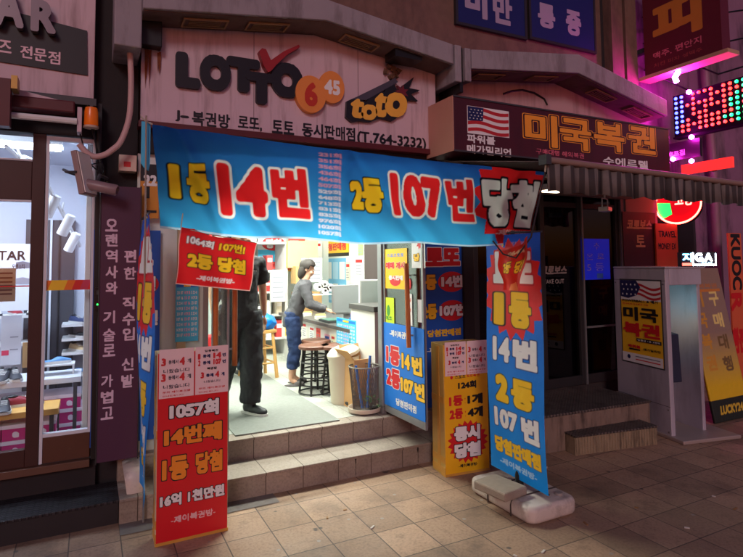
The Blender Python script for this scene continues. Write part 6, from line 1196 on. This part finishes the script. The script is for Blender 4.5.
q = at(84, 174, y=4.2); t = thing('floodlight', 'flat grey floodlight panel turned sideways on the black post', 'lamp', tuple(q), rad(62)); T = Matrix.Rotation(rad(-12), 4, 'X'); m = MB(); m.box(-.085, .085, -.02, .02, -.15, .15, M('lamp shell', (150, 126, 122), .5, .08), T); m.build('housing', t, bevel=.006); m = MB(); m.box(-.075, .075, -.026, -.0205, -.14, .14, M('lamp glass', (1, 1, 1)), T); m.build('lens', t); m = MB(); m.tube([(-.095, 0, 0), (-.095, .07, 0), (.095, .07, 0), (.095, 0, 0)], .008, dgrey, 6); m.tube([(0, .07, 0), (.1, .2, .05)], .01, dgrey, 6); m.build('bracket', t)
q = at(101, 187, y=4.15); t = thing('security_camera', 'small grey cylindrical security camera below the floodlight', 'camera', tuple(q), rad(-20)); T = Matrix.Rotation(rad(12), 4, 'Y') @ Matrix.Rotation(rad(90), 4, 'Y'); m = MB(); m.lathe([(0, -.11), (.035, -.11), (.038, -.09), (.038, .10), (.03, .11), (.028, .09), (0, .09)], M('camera grey', (140, 116, 118), .4, .1), 18, (0, 0, 0), T); m.build('body', t, smooth=True); m = MB(); m.lathe([(0, .088), (.026, .0885)], black, 14, (0, 0, 0), T); m.build('lens', t); m = MB(); m.tube([(-.03, 0, .03), (-.03, .06, .09), (-.03, .2, .09)], .012, dgrey, 6); m.build('bracket', t)
q = at(127.5, 164, y=4.5); m = MB(); m.box(-.06, .06, -.05, .06, -.06, .06, M('box ivory', (216, 190, 170), .5, .06)); m.box(-.028, .02, -.0515, -.0501, -.03, .01, M('mark red', (200, 40, 40), .5)); solo('junction_box', m, 'small ivory junction box with a red mark in the dark gap', 'box', tuple(q), bevel=.004)
pp = [(122, -6), (124, 18), (128.5, 40), (130.5, 62), (131, 89), (129, 118), (121, 141), (112, 150), (104, 155), (94, 156.5), (86, 152), (79, 144)]; m = MB()
pts = [Vector(at(a, b_, y=4.30)) for a, b_ in pp]; sm = []
for i in range(len(pts)-1):
    p0, p1, p2, p3 = pts[max(0, i-1)], pts[i], pts[i+1], pts[min(len(pts)-1, i+2)]
    for k in range(4): u = k/4; sm.append(.5*((2*p1)+(p2-p0)*u+(2*p0-5*p1+4*p2-p3)*u*u+(3*p1-p0-3*p2+p3)*u**3))
sm.append(pts[-1]); m.tube(sm, .021, M('conduit', (196, 160, 156), .55, .08), 10); solo('conduit', m, 'pale pipe bending down the dark gap between the two shops', 'pipe', smooth=True)
random.seed(2)
for k in range(5):
    a = Vector(at(78+random.uniform(-3, 22), 118+random.uniform(0, 10), y=4.36)); b_ = Vector(at(92+random.uniform(-8, 40), 160+random.uniform(0, 60), y=4.4)); c_ = (a+b_)/2+Vector((random.uniform(-.05, .08), -.05, -.12)); m = MB(); m.tube([a, (a+c_)/2+Vector((0, 0, -.03)), c_, (b_+c_)/2, b_], .005, black, 5); solo('loose_wire', m, 'thin black wire dangling in the dark gap below the amber lamp', 'wire', group='wires in the dark gap')
q = at(98, 296, y=4.45); m = MB(); m.box(-.02, .02, -.01, .01, -.10, .06, M('lock black', (22, 22, 24), .3)); m.box(-.008, .008, -.0125, -.0101, -.065, -.055, EMIT('green led', (40, 255, 90), 4)); m.box(-.01, .01, -.0125, -.0101, .01, .04, M('key grey', (1, 1, 1))); solo('door_lock', m, 'black keypad lock with a green light on the black post', 'lock', tuple(q))
# plate platform
dplate = plate_mat('dark checker plate', (52, 48, 52), (26, 22, 24)); t = thing('shop_platform', 'low dark checker plate platform in front of the shoe shop', 'platform', (-1.4, 4.3, 0)); m = MB(); m.box(-4, .195, 4.135, 4.50, 0, .135, M('platform dark', (34, 28, 30), .7, .3)); m.build('base', t, world=True); m = MB(); m.box(-4, .20, 4.125, 4.50, .135, .152, dplate); m.build('tread', t, world=True, bevel=.003)

# ------------------------------------------------------------------ ticket kiosk on the right
KA = rad(-12); KP = at(672, 440, z=0); km = M('kiosk panel', (178, 172, 182), .4, .06, 4, metal=.15, dirt=(96, 84, 88), dirt_amt=.35, dirt_scale=(2, 2, .6))
ks = thing('ticket_kiosk', 'grey booth kiosk with a yellow flag poster on its side', 'kiosk', (KP[0], KP[1], 0), KA); KW, KD, KH = .47, .73, 1.62
m = MB(); m.box(0, .05, 0, KD, 0, KH, km); m.build('side_panel', ks, bevel=.008); m = MB(); m.box(KW-.04, KW, .06, KD, 0, KH, km); m.build('side_panel', ks, bevel=.008)
m = MB(); m.box(.05, KW-.04, .52, .56, 0, KH, M('kiosk back', (176, 156, 150), .5, .1)); m.box(.05, KW-.04, .49, .52, .02, .72, km); m.box(.05, KW-.04, .505, .52, .74, .77, M('kiosk wood', (170, 116, 74), .5)); m.build('back_panel', ks)
for z_ in (.30, 1.50): m = MB(); m.box(-.0012, -.0002, .0, KD, z_, z_+.004, dgrey); m.build('seam', ks)
for y_, z_ in ((.03, .27), (.70, .27), (.03, 1.47), (.70, 1.47), (.03, .06), (.70, .06)): m = MB(); m.lathe([(.009, 0), (.008, .003), (0, .004)], M('screw', (120, 116, 116), .4, metal=.8), 8, (0, 0, 0), Matrix.Translation((-.0002, y_, z_)) @ Matrix.Rotation(rad(-90), 4, 'Y')); m.build('screw', ks)
m = MB(); m.box(.05, KW-.04, .0, .52, 1.46, KH, km); m.box(-.004, KW+.004, -.01, KD, KH, KH+.02, km); m.build('header', ks, bevel=.006)
m = MB(); m.box(-.02, KW+.18, -.16, .49, .0, .035, M('base plate', (166, 150, 142), .45, .1, 6, metal=.2)); m.build('base_plate', ks, bevel=.008)
mach = M('machine navy', (40, 46, 66), .4, .1); m = MB(); m.prism([(.04, .52), (.40, .50), (.42, .92), (.20, 1.0), (.06, .98)], .052, .19, mach, 'x'); o = m.build('ticket_machine', ks, bevel=.01)
m = MB(); m.box(.052, .075, .10, .40, 1.0, 1.36, mach); m.box(.0755, .0765, .12, .38, 1.02, 1.34, EMIT('kiosk screen', (90, 200, 220), 3)); m.box(.077, .0775, .12, .38, 1.02, 1.12, EMIT('kiosk screen warm', (250, 190, 90), 3)); m.build('screen', ks)
m = MB(); m.lathe([(0, 0), (.012, 0), (.012, .012), (0, .012)], M('lock silver', (190, 190, 190), .3, metal=.8), 10, (.19, .16, .82), Matrix.Identity(4)); m.build('lock', ks)
Y_ = np.array([-math.sin(KA), math.cos(KA), 0]); X_ = np.array([math.cos(KA), math.sin(KA), 0])
f = Fr(np.array([KP[0], KP[1], 0])+Y_*KD-X_*.001, -Y_); m = MB(); x0, z1 = f.px(620.5, 280); x1, z0 = f.px(664, 369); f.rect(m, x0-.015, z0-.015, x1-x0+.03, z1-z0+.03, dgrey, 0); W_, H_ = x1-x0, z1-z0; f.rect(m, x0, z0, W_, H_, yel, 1)
f.rect(m, x0, z0+.76*H_, W_, .24*H_, wht, 2); N = 12
for i in range(3):
    for j in range(N):
        q_ = lambda t_, s_: (x0+W_*(.35+.65*t_), z0+H_*(.80+.17*s_+.03*math.sin(t_*5+1)))
        f.poly(m, [q_(j/N, i/3), q_((j+1)/N, i/3), q_((j+1)/N, (i+.5)/3), q_(j/N, (i+.5)/3)], M('flag red', (1, 1, 1)), 3)
f.poly(m, [(x0, z0+.80*H_), (x0+.2*W_, z0+.78*H_), (x0+.42*W_, z0+.82*H_), (x0+.52*W_, z0+.92*H_), (x0+.42*W_, z0+H_), (x0, z0+H_)], navy, 4)
for r_ in range(3):
    for c_ in range(4): f.burst(m, x0+W_*(.06+.11*c_+.03*(r_ % 2)), z0+H_*(.83+.06*r_), .014, .014, wht, 5, 5, .45)
f.T(m, 'POWERBALL & 메가', x0+.05*W_, z0+.735*H_, .9*W_, .035*H_, blk_, .03, k=6); f.T(m, '한국에서 미국복권 구매', x0+.05*W_, z0+.70*H_, .65*W_, .022*H_, red, .02, k=6)
f.T(m, '미국', x0+.06*W_, z0+.51*H_, .87*W_, .17*H_, blk_, .045, k=6); f.T(m, '복권', x0+.05*W_, z0+.32*H_, .9*W_, .17*H_, red, .045, k=6); f.rect(m, x0+.38*W_, z0+.262*H_, .6*W_, .04*H_, blk_, 6); f.T(m, '당첨금 1조 7천억', x0+.41*W_, z0+.27*H_, .54*W_, .023*H_, wht, .02, k=7)
f.T(m, '파워볼', x0+.15*W_, z0+.175*H_, .32*W_, .04*H_, red, .05, k=6); f.rect(m, x0+.18*W_, z0+.15*H_, .28*W_, .018*H_, blk_, 6); f.T(m, '메가밀리언', x0+.55*W_, z0+.165*H_, .4*W_, .03*H_, blk_, .03, k=6)
f.rect(m, x0, z0, W_, .11*H_, wht, 6); f.disc(m, x0+.17*W_, z0+.06*H_, .022, .022, navy, 7); f.rect(m, x0+.34*W_, z0+.07*H_, .6*W_, .012*H_, M('line grey', (1, 1, 1)), 7); f.rect(m, x0+.34*W_, z0+.035*H_, .6*W_, .012*H_, red, 7); m.build('poster', ks, world=True, fix=False)
# lit letters on the kiosk roof
q = at(682, 268, x=5.02); f0 = np.array([KP[0], KP[1], 0])+X_*.04-Y_*.02; f = Fr(f0, X_); t = thing('lit_sign', 'small dazzling white and red lit sign standing on the kiosk roof', 'lit sign', tuple(f0+np.array([0, 0, KH+.02])), KA)
xa, za = f.px(682, 268); xb, zb = f.px(716, 248); m = MB(); m.box(0, xb-xa+.01, .0, .05, 0, .14, M('sign case', (60, 60, 70), .4)); m.V = [(x+xa, y, z) for x, y, z in m.V]; m.build('case', t)
m = MB(); g = Fr((xa, -.001, 0), (1, 0, 0)); LW = xb-xa; w1 = EMIT('cold white', (225, 235, 255), 30); w2 = EMIT('sign red', (255, 60, 50), 9); w3 = EMIT('sign cyan', (110, 200, 255), 12)
g.T(m, '지', .01, .045, .27*LW, .085, w3, .03); g.rect(m, .005, .008, .29*LW, .026, w2, 1); g.rect(m, .31*LW, .005, .012, .13, w1, 1); g.T(m, 'G.A', .38*LW, .045, .50*LW, .085, w1, .05); g.rect(m, .36*LW, .006, .62*LW, .016, w1, 1); g.rect(m, .96*LW, .006, .010, .12, w1, 1); g.T(m, '24시', .55*LW, .024, .3*LW, .018, w3, .03); m.build('lettering', t, fix=False)
# yellow leaning board and orange banner at the right edge
p = Print(.62, 1.62, .006, lambda U, V: np.where((V > .14)[..., None], np.array(lin((226, 188, 40)))*(1-np.clip((V[..., None]-.22)/.35, 0, 1))+np.array(lin((150, 126, 112)))*np.clip((V[..., None]-.22)/.35, 0, 1), np.array(lin((40, 48, 44)))))
dy = (214, 170, 70)
for i, ch in enumerate('구매대행'): p.T(ch, .34, 1.20-.235*i, .17, .16, (236, 214, 130) if i < 2 else (120, 96, 60), .035)
for i, ch in enumerate('미국복권'): p.T(ch, .06, 1.20-.225*i, .17, .16, (206, 150, 60), .04)
p.T('LUCKY24', .12, .07, .40, .09, (214, 180, 60), .05, slant=.2); p.T('해외복권', .08, 1.40, .45, .05, (190, 120, 60), .03); p.poly([(.05, 1.36), (.57, 1.36), (.57, 1.39), (.05, 1.39)], (206, 130, 60))
o = p.link('leaning_board', lambda u, v: (5.80+.62*u-.10*v+.05*u*v*0, 3.58+.22*v+0*u, .01+1.60*v+0*u), CLOTH('board face', 0.0, .4), loc=(6.1, 3.58, 0)); so = o.modifiers.new('thickness', 'SOLIDIFY'); so.thickness = .03; so.offset = -1; tag(o, 'leaning grey and yellow board with vertical Korean letters beside the kiosk', 'sign board')
f = Fr((0, 4.25, 0)); x0, z1 = f.px(728, 233); x1, z0 = f.px(751, 430); m = MB(); m.box(x0, x1, 4.25, 4.27, max(.1, z0), z1, M('banner orange', (212, 96, 58), .6, .06)); f.P(m, 'KUOC', (731.5, 262), (741, 262), 56, blk_, bold=.04, rot=1); f.P(m, 'R', (731.5, 302), (742, 302), 18, red, bold=.04, rot=1); f.P(m, '환전', (733, 340), (745, 340), 26, red, bold=.06)
solo('side_banner', m, 'orange banner with big black sideways letters at the right edge', 'banner', fix=False)
random.seed(9)
for k in range(30):
    x, y = random.uniform(.5, 4.6), random.uniform(1.9, 3.6); m = MB(); a = random.uniform(0, 3.1); c_, s_ = math.cos(a), math.sin(a); L_ = random.uniform(.010, .022); W_ = .006
    m.add([(c_*i*L_-s_*j*W_, s_*i*L_+c_*j*W_, z_) for z_ in (0.001, .007) for i, j in ((-1, -1), (1, -1), (1, 1), (-1, 1))], [(3, 2, 1, 0), (4, 5, 6, 7), (0, 1, 5, 4), (1, 2, 6, 5), (2, 3, 7, 6), (3, 0, 4, 7)], [M('litter white', (200, 190, 180), .8), M('litter tan', (150, 110, 70), .8)][k % 2]); solo('litter', m, 'tiny scrap of litter on the paving tiles', 'litter', (x, y, 0), 'scraps on the paving')
